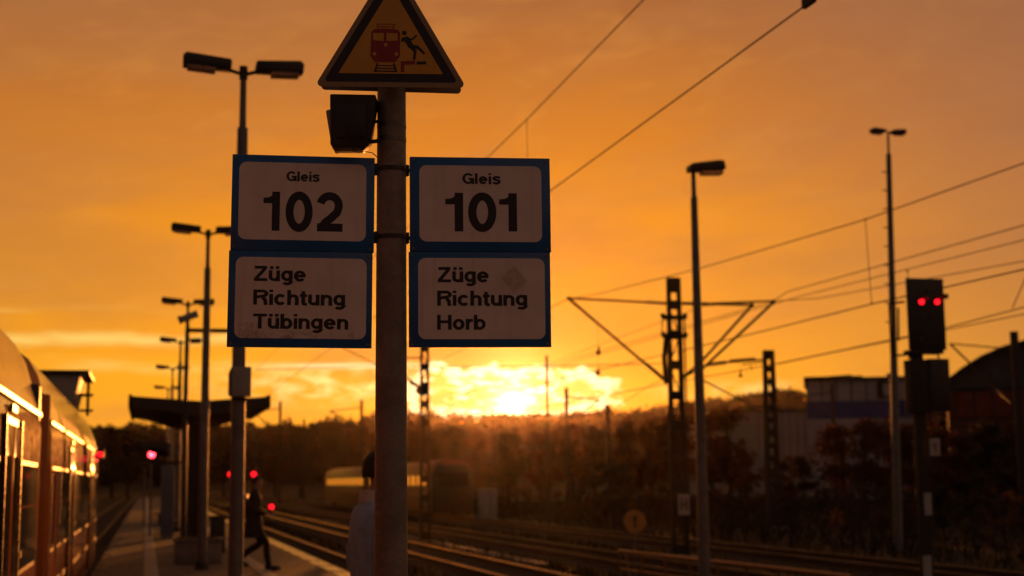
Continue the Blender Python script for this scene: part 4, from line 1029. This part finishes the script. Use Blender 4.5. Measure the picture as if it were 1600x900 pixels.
# far railcar, its windows glowing in place of a sky reflection
Ya, Yb = 90.0, 145.0; fx_ = 17.5
rc = thing('railcar', (fx_, Ya, RZ), 'distant railcar with a row of windows glowing as if reflecting the sky, half hidden by the post', 'railcar')
def half(y0, y1):
    bdy = MB().prism([(0, .3), (2.8, .3), (2.8, 2.9), (2.6, 3.3), (1.9, 3.6), (.9, 3.6), (.2, 3.3), (0, 2.9)], y0, y1).build('car_body', M('railcar_paint', (.16, .06, .03), .4, 0, .2, 1, .05), rc, bevel=.04)
    n = int((y1 - y0 - 2) / 1.9)
    for i in range(n):
        ya = y0 + 1 + i * (y1 - y0 - 2) / n
        wd_ = MB().box(-.02, .02, ya, ya + 1.15, 2.0, 2.6).build('window', winglow, bdy); 
        MB().box(-.03, .0, ya + .02, ya + 1.13, 2.30, 2.33).build('window_bar', tdark, bdy)
    MB().box(-.01, .02, y0, y1, 1.3, 1.6).build('waist_band', M('railcar_band', (.28, .13, .07), .5), bdy)
    for yy_ in (y0 + 3, y1 - 3):
        for s in (-1, 1): MB().tube([(.5, yy_ + s, .42), (.65, yy_ + s, .42)], .42, 14).build('wheel', blacksteel, bdy)
    return bdy
half(0, 26.5); half(28.0, 55)
MB().box(.4, 2.4, 26.5, 28, .8, 3.1).build('gangway', rubber, rc)
fr = MB().prism([(.05, .3), (2.75, .3), (2.75, 2.8), (2.3, 3.3), (.5, 3.3), (.05, 2.8)], -.7, 0).build('cab_front', darkmetal, rc, bevel=.1)
MB().box(.4, 2.4, -.73, -.70, 1.9, 2.8).build('windscreen', tglass, fr)

# ================================================================ BUILDINGS
def Dp(px, py, D): return PD(px, py, D)
Yb1 = 142.0
pA, pB = PY(1264, 700, Yb1), PY(1424, 700, Yb1)
def bz(py, px=1300): return PY(px, py, Yb1).z - GZ
aB = math.atan2(pA.x, pA.y); ux, uy = math.cos(aB), -math.sin(aB)
def along(P0, px, ux, uy):          # where the sight line of px meets the facade line through P0
    q_ = ray(px, 600); return (q_.y * P0.x - q_.x * P0.y) / (q_.x * uy - q_.y * ux)
b1 = thing('commercial_building', (pA.x, Yb1, GZ), 'pale flat-roofed building with a dark blue band, left of the signal', 'building', None, -aB)
wB = along(pA, 1424, ux, uy); dB = 14
z1, z2, z3 = bz(655), bz(628), bz(596)
MB().box(0, wB, 0, dB, 0, z1).build('wall', palewall, b1); MB().box(-.06, wB + .06, -.06, dB + .06, z1, z2).build('blue_band', bluewall, b1)
MB().box(0, wB, 0, dB, z2, z3).build('wall', palewall, b1)
MB().box(-.3, wB * .54, -.35, dB, z3, z3 + .45).build('roof', hallroof, b1); MB().box(wB * .54, wB + .3, -.35, dB, z3, z3 + .30).build('roof', hallroof, b1)
MB().prism([(-.2, z3 + .45), (wB * .45, z3 + .45), (wB * .44, z3 + .75), (-.2, z3 + .5)], 2, dB - 2).build('roof_ridge', hallroof, b1)
MB().box(wB * .78, wB * .86, 2, 5, z3 + .3, z3 + .8).build('roof_unit', hallroof, b1)
npan = 7
for i in range(npan + 1):
    x = wB * i / npan; MB().box(x - .06, x + .06, -.07, .0, z2 + .01, z3 - .01).build('cladding_joint', hallroof, b1)
for (u0, u1) in ((.68, .86),):
    f_ = MB().box(wB * u0 - .1, wB * u1 + .1, -.10, 0, z2 + .25, z3 - .15).build('window_frame', hallroof, b1)
    MB().box(wB * (u0 + .05), wB * (u1 - .03), -.13, -.08, z2 + .5, z3 - .45).build('pane', palewall, f_)
for i in range(3):
    x = wB * (.16 + .2 * i); f_ = MB().box(x, x + 1.3, -.08, 0, 2.0, 3.4).build('window', wglass, b1); MB().box(x - .08, x + 1.38, -.12, 0, 1.88, 2.0).build('sill', palewall, f_)
MB().box(wB * .12, wB * .36, -1.6, 0, 1.4, 1.9).build('loading_canopy', palewall, b1)
MB().box(-.35, -.15, -.2, 0, z2 + .1, z2 + .6).build('wall_lamp', M('wall_lamp_lens', (.6, .2, .05), .3, emit=(1, .22, .03), estr=.5), b1)
# grey hall further left / behind
Yg = 190.0; pA, pB = PY(1178, 640, Yg), PY(1275, 640, Yg)
b2 = thing('grey_hall', (pA.x, Yg, GZ), 'long low grey hall partly behind the second lattice mast', 'building')
wG = pB.x - pA.x; zG = PY(1200, 643, Yg).z - GZ
MB().box(0, wG, 0, 30, 0, zG).build('wall', M('grey_hall_wall', (.30, .31, .32), .8, 0, .15, .2), b2)
MB().box(-.3, wG + .3, -.3, 30, zG, zG + .5).build('roof', M('grey_hall_roof', (.09, .08, .075), .8), b2)
for i in range(8): MB().box(wG * (i + .5) / 8 - .04, wG * (i + .5) / 8 + .04, -.06, 0, 0, zG - .1).build('cladding_joint', hallroof, b2)
# arched hall on the right
Yh = 118.0
oA = PY(1478, 700, Yh); aH = math.atan2(oA.x, oA.y); hx, hy = math.cos(aH), -math.sin(aH)
def H_(px, py):
    t = along(oA, px, hx, hy); P_ = Vector((oA.x + hx * t, oA.y + hy * t, 0)); q_ = ray(px, py); k_ = P_.y / q_.y
    return Vector((oA.x + t, Yh, EYE.z + q_.z * k_))
hb_ = thing('arched_hall', (oA.x, Yh, GZ), 'dark industrial hall with a curved roof and rust-red wall at the right edge', 'building', None, -aH)
arc = [(1478, 602), (1486, 594), (1505, 580), (1535, 562), (1570, 547), (1610, 536), (1660, 528), (1720, 524), (1790, 527), (1860, 540), (1900, 556)]
AP = [(H_(x, y).x - oA.x, H_(x, y).z - GZ) for x, y in arc]
zw = H_(1500, 608).z - GZ; zr1 = H_(1500, 652).z - GZ; xR = AP[-1][0]
MB().prism([(AP[0][0], zw)] + AP + [(xR, zw)], .3, 40).build('gable_wall', greenish, hb_, smooth=False)
b = MB(); n = len(AP); up = [(x, z + .35) for x, z in AP]
b.prism(AP + up[::-1], -.5, 40.5); b.build('curved_roof', hallroof, hb_, smooth=False)
MB().box(AP[0][0] + .1, xR - .1, 0, 40, zr1, zw - .002).build('red_wall', redwall, hb_)
MB().box(AP[0][0] + .1, xR - .1, .15, 40, 0, zr1).build('base_wall', M('brown_base_wall', (.09, .05, .03), .8), hb_)
MB().box(AP[0][0], xR, -.12, 0, zw - .25, zw + .15).build('eaves_beam', hallroof, hb_)
for i in range(14):
    x = AP[0][0] + (xR - AP[0][0]) * (i + .5) / 14; MB().box(x - .07, x + .07, -.08, 0, zr1 + .01, zw - .26).build('cladding_joint', hallroof, hb_)
for i in range(6):
    x = AP[0][0] + 4 + i * 3.4; MB().box(x, x + 2.6, .22, .3, zw + .6, zw + 1.5).build('window', wglass, hb_)

# ================================================================ TREES AND SCRUB
def tree_proto(i, H, m, clumps, n, wide):
    r = random.Random(i)
    V_ = []
    cs = []
    for k in range(clumps):
        t = r.uniform(.28, .97); rr = wide * H * (1 - abs(t - .55) * 1.3) * r.uniform(.15, .9); a = r.uniform(0, 6.28)
        cs.append((rr * math.cos(a), rr * math.sin(a), H * t, H * r.uniform(.08, .15)))
    for (x, y, z, s) in cs:
        q_ = rng.normal(size=(n, 3)); q_ /= np.linalg.norm(q_, axis=1)[:, None]; q_ *= (rng.random((n, 1)) ** .5) * s * [1, 1, .8]
        V_.append(q_ + [x, y, z])
    V, F = leaf_cloud(np.concatenate(V_), H * .022)
    crown = arrmesh('crown', V, F, m)
    tb = MB(); tb.tube([(0, 0, -.1), (H * .01, 0, H * .3), (0, H * .01, H * .62), (0, 0, H * .9)], [H * .028, H * .02, H * .012, H * .004], 7)
    for (x, y, z, s) in cs[::3]: tb.tube([(0, 0, z * .55), (x * .5, y * .5, z * .8), (x, y, z)], [H * .010, H * .006, H * .002], 5)
    return crown, tb.mesh('trunk', bark), H
protos = [tree_proto(1, 8, leafs[0], 34, 75, .30), tree_proto(2, 7, leafs[1], 30, 80, .36), tree_proto(3, 6.5, leafs[2], 28, 75, .34), tree_proto(4, 9, leafs[0], 26, 60, .24), tree_proto(5, 2.4, leafs[1], 18, 70, .55), tree_proto(6, 2.2, leafs[2], 16, 70, .6)]
KIND = ['brown-leaved', 'dark green', 'rust-red', 'slender brown', 'low dark', 'low rusty']
used = set()
def put_tree(k, x, y, h, label, group, name='tree', cat='tree'):
    cr, tr, H = protos[k]; s = h / H
    t = thing(name, (x, y, GZ), label, cat, group, random.uniform(0, 6.28)); t.scale = (s * random.uniform(.9, 1.15), s * random.uniform(.9, 1.15), s)
    for nm, me in (('crown', cr), ('trunk', tr)):
        o = bpy.data.objects.new(nm, me); COL.objects.link(o); o.parent = t
# (px, top py, distance, kind) of trees one can tell apart beyond the tracks
TL_ = [(700, 668, 150, 1), (745, 676, 158, 0), (795, 672, 140, 1), (845, 664, 150, 0), (895, 660, 135, 2), (930, 668, 150, 1), (985, 655, 125, 0), (1018, 650, 140, 3), (1062, 648, 120, 2),
       (1102, 636, 128, 0), (1140, 634, 118, 3), (1165, 700, 135, 2), (1225, 715, 112, 0), (1255, 712, 105, 2), (1318, 662, 104, 2), (1352, 654, 98, 2), (1392, 658, 96, 0), (1425, 662, 92, 2),
       (1468, 665, 96, 0), (1510, 668, 88, 0), (1552, 662, 84, 1), (1600, 664, 84, 0), (1655, 650, 84, 1), (175, 668, 260, 1), (200, 672, 250, 1), (255, 672, 260, 0), (305, 676, 240, 1), (350, 674, 255, 1), (430, 672, 250, 0), (470, 668, 240, 1), (520, 664, 230, 1), (562, 664, 240, 0), (650, 660, 210, 1)]
TLAB = ['dark green tree behind the narrow lattice mast right of the sign post', 'brown tree just above and left of the grey relay cabinet', 'dark green tree straight below the setting sun, above the relay cabinet',
 'brown tree just right of the sun, behind the thin pole', 'rust-red tree below the right end of the bright cloud', 'dark green tree left of the dark mast between sun and lattice mast', 'brown tree just above the round yellow track sign',
 'slender brown tree touching the left side of the large lattice mast', 'rust-red tree between the large lattice mast and the single-headed lamp', 'tall brown tree just right of the single-headed lamp post', 'slender brown tree rising between the lamp post and the second lattice mast',
 'low rust-red tree left of the second lattice mast', 'short brown tree at the foot of the second lattice mast', 'short rust-red tree at the left corner of the blue-banded building', 'rust-red tree in front of the middle of the blue-banded building',
 'rust-red tree in front of the right part of the blue-banded building', 'brown tree directly behind the tallest lamp post', 'rust-red tree left of the number plate on the signal mast', 'brown tree directly behind the right-hand signal mast',
 'brown tree right of the signal mast before the rust-red wall', 'rust-red tree left of the post-like mast at the right edge', 'dark green tree at the very right edge of the picture', 'dark green tree beyond the right edge beside the arched hall',
 'dark green tree just past the end of the train', 'dark green tree left of the bright red signal light', 'brown tree under the left wing of the canopy', 'dark green tree behind the canopy posts', 'dark green tree behind the nearest lamp pole',
 'dark green tree right of the walking person', 'brown tree in the dark belt under the tiny skyline mast', 'dark green tree above the left end of the railcar', 'brown tree above the middle of the railcar', 'dark green tree above the right half of the railcar']
for i, (px, py, D, k) in enumerate(TL_):
    p = PD(px, 757, D); top = PD(px, py, D).z
    put_tree(k, p.x, p.y, top - GZ, TLAB[i], 'trees beyond the left part of the yard' if px < 600 else 'trees beyond the tracks under the sun' if px < 1170 else 'trees before the right-hand buildings')
for i in range(46):
    px = 600 + (i * 61.7) % 1100; D = random.uniform(70, 120); k = random.choice((4, 5)) ; p = PD(px, 757, D)
    if abs(p.x - 19) < 3.2 or p.x < 22: 
        p.x += 4 if p.x > 14 else 0
        if p.x < 22: continue
    put_tree(k, p.x, p.y, random.uniform(1.6, 3.4), KIND[k] + ' shrub among the scrub beyond the tracks', KIND[k] + ' shrubs beyond the tracks', 'shrub', 'shrub')
for i in range(26):
    px = 1140 + (i * 47.3) % 520; D = random.uniform(40, 68); k = random.choice((4, 4, 5)); p = PD(px, 757, D)
    if p.x < 21.8: continue
    put_tree(k, p.x, p.y, random.uniform(1.0, 2.3), KIND[k] + ' shrub in the overgrown strip at the lower right', KIND[k] + ' shrubs at the lower right', 'shrub', 'shrub')
# rough grass: nobody could count it
n = 42000
gx = rng.uniform(21.3, 90, n); gy = rng.uniform(12, 150, n)
h = rng.uniform(.15, .65, n) * (1 + .5 * np.sin(gx * .9) * np.sin(gy * .5)); a = rng.uniform(0, 6.28, n); wv = .035
bx, by = np.cos(a) * wv, np.sin(a) * wv; lx_, ly_ = rng.normal(size=(2, n)) * .12
V = np.stack([np.stack([gx - bx, gy - by, np.full(n, GZ)], 1), np.stack([gx + bx, gy + by, np.full(n, GZ)], 1), np.stack([gx + lx_, gy + ly_, GZ + h], 1)], 1).reshape(-1, 3)
o = bpy.data.objects.new('rough_grass', arrmesh('rough_grass', V, np.arange(3 * n).reshape(-1, 3), grassm)); COL.objects.link(o); tag(o, 'rough dry grass and weeds covering the ground right of the tracks', 'grass', kind='stuff')
n = 9000
strips = np.array([7.05, 11.3, 16.3, 10.9]); c_ = strips[rng.integers(0, 4, n)]; gx = c_ + rng.normal(size=n) * .30; gy = rng.uniform(15, 140, n); h = rng.uniform(.05, .28, n)
a = rng.uniform(0, 6.28, n); bx, by = np.cos(a) * .03, np.sin(a) * .03
V = np.stack([np.stack([gx - bx, gy - by, np.full(n, GZ)], 1), np.stack([gx + bx, gy + by, np.full(n, GZ)], 1), np.stack([gx, gy + .05, GZ + h], 1)], 1).reshape(-1, 3)
o = bpy.data.objects.new('track_weeds', arrmesh('track_weeds', V, np.arange(3 * n).reshape(-1, 3), grassm)); COL.objects.link(o); tag(o, 'low weeds growing in strips between the tracks', 'weeds', kind='stuff')

# ================================================================ PEOPLE
def skinned(name, joints, edges, m, parent, sub=1, rootv=0):
    """joints: {key: (x,y,z,r)}; grows one continuous surface over the skeleton"""
    keys = list(joints); me = bpy.data.meshes.new(name)
    me.from_pydata([joints[k][:3] for k in keys], [(keys.index(a), keys.index(b)) for a, b in edges], [])
    o = bpy.data.objects.new(name + '_tmp', me); COL.objects.link(o)
    sm = o.modifiers.new('Skin', 'SKIN'); sm.use_smooth_shade = True; sm.branch_smoothing = .6
    if not me.skin_vertices:
        bm = bmesh.new(); bm.from_mesh(me); bm.verts.layers.skin.verify(); bm.to_mesh(me); bm.free()
    sk = me.skin_vertices[0].data
    for i, k in enumerate(keys):
        r = joints[k][3]; sk[i].radius = r if isinstance(r, tuple) else (r, r)
    sk[rootv].use_root = True
    if sub: o.modifiers.new('Sub', 'SUBSURF').levels = sub; o.modifiers['Sub'].render_levels = sub
    dg = bpy.context.evaluated_depsgraph_get(); nm = bpy.data.meshes.new_from_object(o.evaluated_get(dg))
    bpy.data.objects.remove(o); nm.name = name; nm.materials.clear(); nm.materials.append(m)
    for p_ in nm.polygons: p_.use_smooth = True
    r = bpy.data.objects.new(name, nm); COL.objects.link(r); r.parent = parent; return r
def body(parent, J, armL, armR, legL, legR, hd=(0, 0), grip=.5):
    """local: x = facing direction, y = left, z = up. J: heights; arms/legs: (elbow, wrist, tip) & (knee, ankle)"""
    j = {'pel': (0, 0, .96, (.135, .10)), 'bel': (0, 0, 1.08, (.125, .095)), 'chs': (.01, 0, 1.28, (.155, .11)), 'nkb': (0, 0, 1.44, (.075, .07)), 'nek': (.008 + hd[0] * .3, 0, 1.50, .058),
         'jaw': (.03 + hd[0], hd[1], 1.585, (.066, .074)), 'cra': (.012 + hd[0], hd[1], 1.675, (.078, .092)), 'top': (.005 + hd[0], hd[1], 1.735, (.05, .06))}
    e = [('pel', 'bel'), ('bel', 'chs'), ('chs', 'nkb'), ('nkb', 'nek'), ('nek', 'jaw'), ('jaw', 'cra'), ('cra', 'top')]
    for s, arm, leg, n in ((1, armL, legL, 'l'), (-1, armR, legR, 'r')):
        j['sh' + n] = (0, s * .175, 1.40, .058); j['el' + n] = (*arm[0], .042); j['wr' + n] = (*arm[1], .026); j['pa' + n] = (*arm[2], (.036, .017))
        j['hp' + n] = (0, s * .095, .90, .088); j['kn' + n] = (*leg[0], .056); j['an' + n] = (*leg[1], .036); ft = leg[1]
        tx = leg[2]
        j['he' + n] = (ft[0] - .03 * tx[0], ft[1] - .03 * tx[1], ft[2] - .055, .034); j['to' + n] = (ft[0] + .17 * tx[0], ft[1] + .17 * tx[1], ft[2] - .06 + tx[2], (.04, .024))
        e += [('chs', 'sh' + n), ('sh' + n, 'el' + n), ('el' + n, 'wr' + n), ('wr' + n, 'pa' + n), ('pel', 'hp' + n), ('hp' + n, 'kn' + n), ('kn' + n, 'an' + n), ('an' + n, 'he' + n), ('he' + n, 'to' + n)]
        W_, P_ = Vector(arm[1]), Vector(arm[2]); d = (P_ - W_).normalized(); acr = Vector((1, 0, 0)); acr = (acr - d * acr.dot(d)).normalized(); cur = d.cross(acr) * s
        for q_ in range(4):
            b0 = P_ + d * .012 + acr * (.027 - q_ * .018); L_f = (.042, .048, .044, .034)[q_]
            k0, k1, k2 = f'f{q_}a{n}', f'f{q_}b{n}', f'f{q_}c{n}'
            j[k0] = (*b0, .0095); j[k1] = (*(b0 + d * L_f * .6 + cur * .012 * grip * 2), .0085); j[k2] = (*(b0 + d * L_f + cur * .034 * grip * 2), .007)
            e += [('pa' + n, k0), (k0, k1), (k1, k2)]
        b0 = W_.lerp(P_, .45) + acr * .035; j['ta' + n] = (*b0, .011); j['tb' + n] = (*(b0 + d * .03 + acr * .016), .0095); j['tc' + n] = (*(b0 + d * .055 + acr * .012 + cur * .01), .008)
        e += [('wr' + n, 'ta' + n), ('ta' + n, 'tb' + n), ('tb' + n, 'tc' + n)]
    bd = skinned('body', j, e, skin, parent)
    return bd, j
def face_parts(parent, hd, hairm, long=False):
    hx, hy = hd
    MB().prism([(.0, 0), (.026, -.012), (.004, .045)], -.010, .010, Matrix.Translation((.098 + hx, hy, 1.625))).build('nose', skin, parent, bevel=.003)
    for s in (-1, 1):
        ey = MB().ball((.088 + hx, hy + s * .031, 1.665), .0125, 8, 6).build('eye', whitecloth, parent)
        MB().ball((.099 + hx, hy + s * .031, 1.665), .0055, 6, 5).build('iris', ink, ey)
        MB().ball((.005 + hx, hy + s * .079, 1.65), .028, 8, 6, (.55, .3, 1)).build('ear', skin, parent)
    MB().ball((.091 + hx, hy, 1.59), .024, 10, 6, (.35, 1, .22)).build('mouth', M('lips', (.3, .11, .09), .5), parent)
    # hair cap with ragged rim
    b = MB(); nu, nv = 28, 9; vs = []
    for jv in range(nv + 1):
        for iu in range(nu):
            t_ = (jv / nv); ph = 2 * math.pi * iu / nu
            front = max(0, math.cos(ph)); lim = (1.95 - .95 * front) * (1.0 + .05 * math.sin(iu * 5.3))
            th = t_ * lim; rr = 1 + .035 * math.sin(iu * 3.1 + jv * 2.3) + .02 * math.sin(jv * 5.1 + iu)
            vs.append((hx - .004 + .100 * rr * math.sin(th) * math.cos(ph), hy + .086 * rr * math.sin(th) * math.sin(ph), 1.665 + .112 * rr * math.cos(th)))
    b.add(vs, [(a_ * nu + i, a_ * nu + (i + 1) % nu, (a_ + 1) * nu + (i + 1) % nu, (a_ + 1) * nu + i) for a_ in range(nv) for i in range(nu)])
    b.build('hair', hairm, parent)
def loft(mb, rings, n=28, wob=0.0):
    """rings: (x, z, half depth, half width)"""
    vs = []
    for a_, (cx, z, rx, ry) in enumerate(rings):
        for i in range(n):
            t = 2 * math.pi * i / n; k = 1 + wob * math.sin(i * 2.7 + a_ * 1.9) + wob * .6 * math.sin(i * 5.1 - a_ * 3.3)
            c_, s_ = math.cos(t), math.sin(t)
            vs.append((cx + rx * k * math.copysign(abs(c_) ** .85, c_), ry * k * math.copysign(abs(s_) ** .85, s_), z))
    m_ = len(rings)
    mb.add(vs, [(a_ * n + i, a_ * n + (i + 1) % n, (a_ + 1) * n + (i + 1) % n, (a_ + 1) * n + i) for a_ in range(m_ - 1) for i in range(n)] + [tuple(range(n - 1, -1, -1)), tuple(range((m_ - 1) * n, m_ * n))])
    return mb
def limb(mb, P, n=16, wob=.03):
    """smooth tube through (x,y,z,r) stations"""
    pts = []; rs = []
    for k in range(len(P) - 1):
        p0 = P[max(k - 1, 0)]; p1 = P[k]; p2 = P[k + 1]; p3 = P[min(k + 2, len(P) - 1)]
        for i in range(7):
            t = i / 7
            q = [.5 * (2 * p1[c] + (p2[c] - p0[c]) * t + (2 * p0[c] - 5 * p1[c] + 4 * p2[c] - p3[c]) * t * t + (3 * p1[c] - p0[c] - 3 * p2[c] + p3[c]) * t ** 3) for c in range(4)]
            pts.append(q[:3]); rs.append(q[3] * (1 + wob * math.sin(len(pts) * 2.4)))
    pts.append(P[-1][:3]); rs.append(P[-1][3]); mb.tube(pts, rs, n); return mb
def cloth(parent, j, kind, m, legs=('l', 'r')):
    top = [(.005, 1.20, .128, .182), (.008, 1.30, .130, .198), (.005, 1.38, .118, .200), (0, 1.43, .100, .175), (0, 1.465, .082, .125), (.002, 1.495, .068, .080), (.006, 1.525, .062, .066)]
    if kind in ('jacket', 'coat'):
        low = [(0, .875, .128, .180), (0, .90, .132, .186), (0, .97, .126, .178), (0, 1.08, .122, .172)] if kind == 'jacket' else [(-.02, .60, .20, .22), (-.01, .75, .185, .21), (0, .90, .155, .195), (0, 1.06, .138, .182)]
        mb = loft(MB(), low + top, wob=.012)
        o = mb.build(kind, m, parent)
        for n in 'lr':
            sg_ = 1 if n == 'l' else -1
            S_, E_, W2 = j['sh' + n], j['el' + n], j['wr' + n]; k = 1.15 if kind == 'coat' else 1.0
            limb(MB(), [(0, sg_ * .135, 1.395, .066 * k), (S_[0], S_[1] * 1.0, 1.385, .070 * k), ((S_[0] + E_[0]) / 2, (S_[1] + E_[1]) / 2 * 1.02, (S_[2] + E_[2]) / 2, .060 * k), (E_[0], E_[1], E_[2], .054 * k), ((E_[0] + W2[0]) / 2, (E_[1] + W2[1]) / 2, (E_[2] + W2[2]) / 2, .049 * k), (W2[0], W2[1], W2[2], .040 * k)]).build('sleeve', m, o)
        return o
    o = loft(MB(), [(0, .80, .095, .150), (0, .86, .122, .168), (0, .93, .120, .168), (0, 1.02, .112, .158)]).build('trousers', m, parent)
    for n in 'lr':
        H2_, K2, A2 = j['hp' + n], j['kn' + n], j['an' + n]
        limb(MB(), [(H2_[0], H2_[1] * .9, .93, .090), (H2_[0] * .8 + K2[0] * .2, H2_[1], .83, .094), ((H2_[0] + K2[0]) / 2, (H2_[1] + K2[1]) / 2, (.88 + K2[2]) / 2, .082), (K2[0], K2[1], K2[2], .066), ((K2[0] + A2[0]) / 2 - .01, (K2[1] + A2[1]) / 2, (K2[2] + A2[2]) / 2, .064), (A2[0], A2[1], A2[2] - .01, .056)]).build('trouser_leg', m, o)
    return o
def shoes(parent, j):
    for n in 'lr':
        h_, t_ = Vector(j['he' + n][:3]), Vector(j['to' + n][:3]); f = (t_ - h_); f2 = f.normalized()
        MB().tube([h_ - f2 * .045 + Vector((0, 0, .012)), h_ + Vector((0, 0, .02)), h_ + f * .5 + Vector((0, 0, .008)), t_, t_ + f2 * .055 + Vector((0, 0, -.006))], [.03, .045, .047, .046, .022], 12).build('shoe', shoe, parent)
# person in denim, seen from behind, half hidden by the post
Dm = 8.5; pm = PD(584, 757, Dm)
man = thing('person', (pm.x, pm.y, 0), 'person in a pale denim jacket standing half hidden behind the post', 'person', None, R_(14))
sc_ = 1.79 / 1.78; man.scale = (sc_,) * 3
bd, j = body(man, None, ((-.03, .215, 1.13), (.06, .205, .90), (.09, .20, .82)), ((-.03, -.215, 1.13), (.08, -.20, .90), (.115, -.19, .83)),
             ((.01, .115, .50), (-.01, .125, .085), (1, .12, 0)), ((.02, -.115, .50), (.0, -.125, .085), (1, -.12, 0)), (.03, 0))
face_parts(man, (.03, 0), hair)
cloth(man, j, 'jacket', denim); cloth(man, j, 'trousers', darkcloth); shoes(man, j)
loft(MB(), [(0, .835, .118, .172), (0, .86, .122, .176), (0, .89, .120, .172)], wob=.015).build('shirt_hem', whitecloth, man)
loft(MB(), [(-.002, 1.475, .082, .100), (-.004, 1.50, .080, .086), (-.004, 1.545, .076, .078)], wob=.01).build('collar', M('collar_denim', (.55, .53, .52), .85, 0, .2, 14, .3), man)
# walking person
pw = PY(398, 757, 27.4)
wk = thing('person', (pw.x, 27.4, 0), 'person in a dark coat striding across the platform beside the nearest lamp pole', 'person', None, R_(-12))
wk.scale = (.985,) * 3
bd, j = body(wk, None, ((-.10, .225, 1.16), (.12, .20, 1.04), (.19, .18, 1.06)), ((.04, -.23, 1.14), (.22, -.16, 1.05), (.29, -.13, 1.08)),
             ((.10, .09, .50), (-.30, .10, .20), (.85, 0, -.05)), ((.24, -.09, .51), (.30, -.10, .085), (1, 0, .01)), (.05, 0), .9)
face_parts(wk, (.05, 0), hair)
cloth(wk, j, 'coat', coatcloth); cloth(wk, j, 'trousers', darkcloth); shoes(wk, j)
bg_ = MB().box(-.30, -.13, -.14, .14, 1.02, 1.42).build('backpack', rubber, wk, bevel=.04)
MB().box(.27, .36, -.145, -.13, 1.08, 1.12).build('phone', ink, wk)

# ================================================================ HAZE
hz = MB().box(-900, 1500, -60, 1300, -4.5, 75).build('haze', bpy.data.materials.new('haze_air'), smooth=False)
tag(hz, kind='stuff'); hm = hz.data.materials[0]; hm.use_nodes = True; ht = hm.node_tree; ht.nodes.clear()
pv = ht.nodes.new('ShaderNodeVolumePrincipled'); oo = ht.nodes.new('ShaderNodeOutputMaterial'); ht.links.new(pv.outputs[0], oo.inputs['Volume'])
pv.inputs['Color'].default_value = (.95, .80, .68, 1); pv.inputs['Density'].default_value = 0.000024; pv.inputs['Anisotropy'].default_value = .92
S.cycles.volume_step_rate = 10; S.cycles.volume_max_steps = 64
S.cycles.max_bounces = 6; S.cycles.sample_clamp_indirect = 4
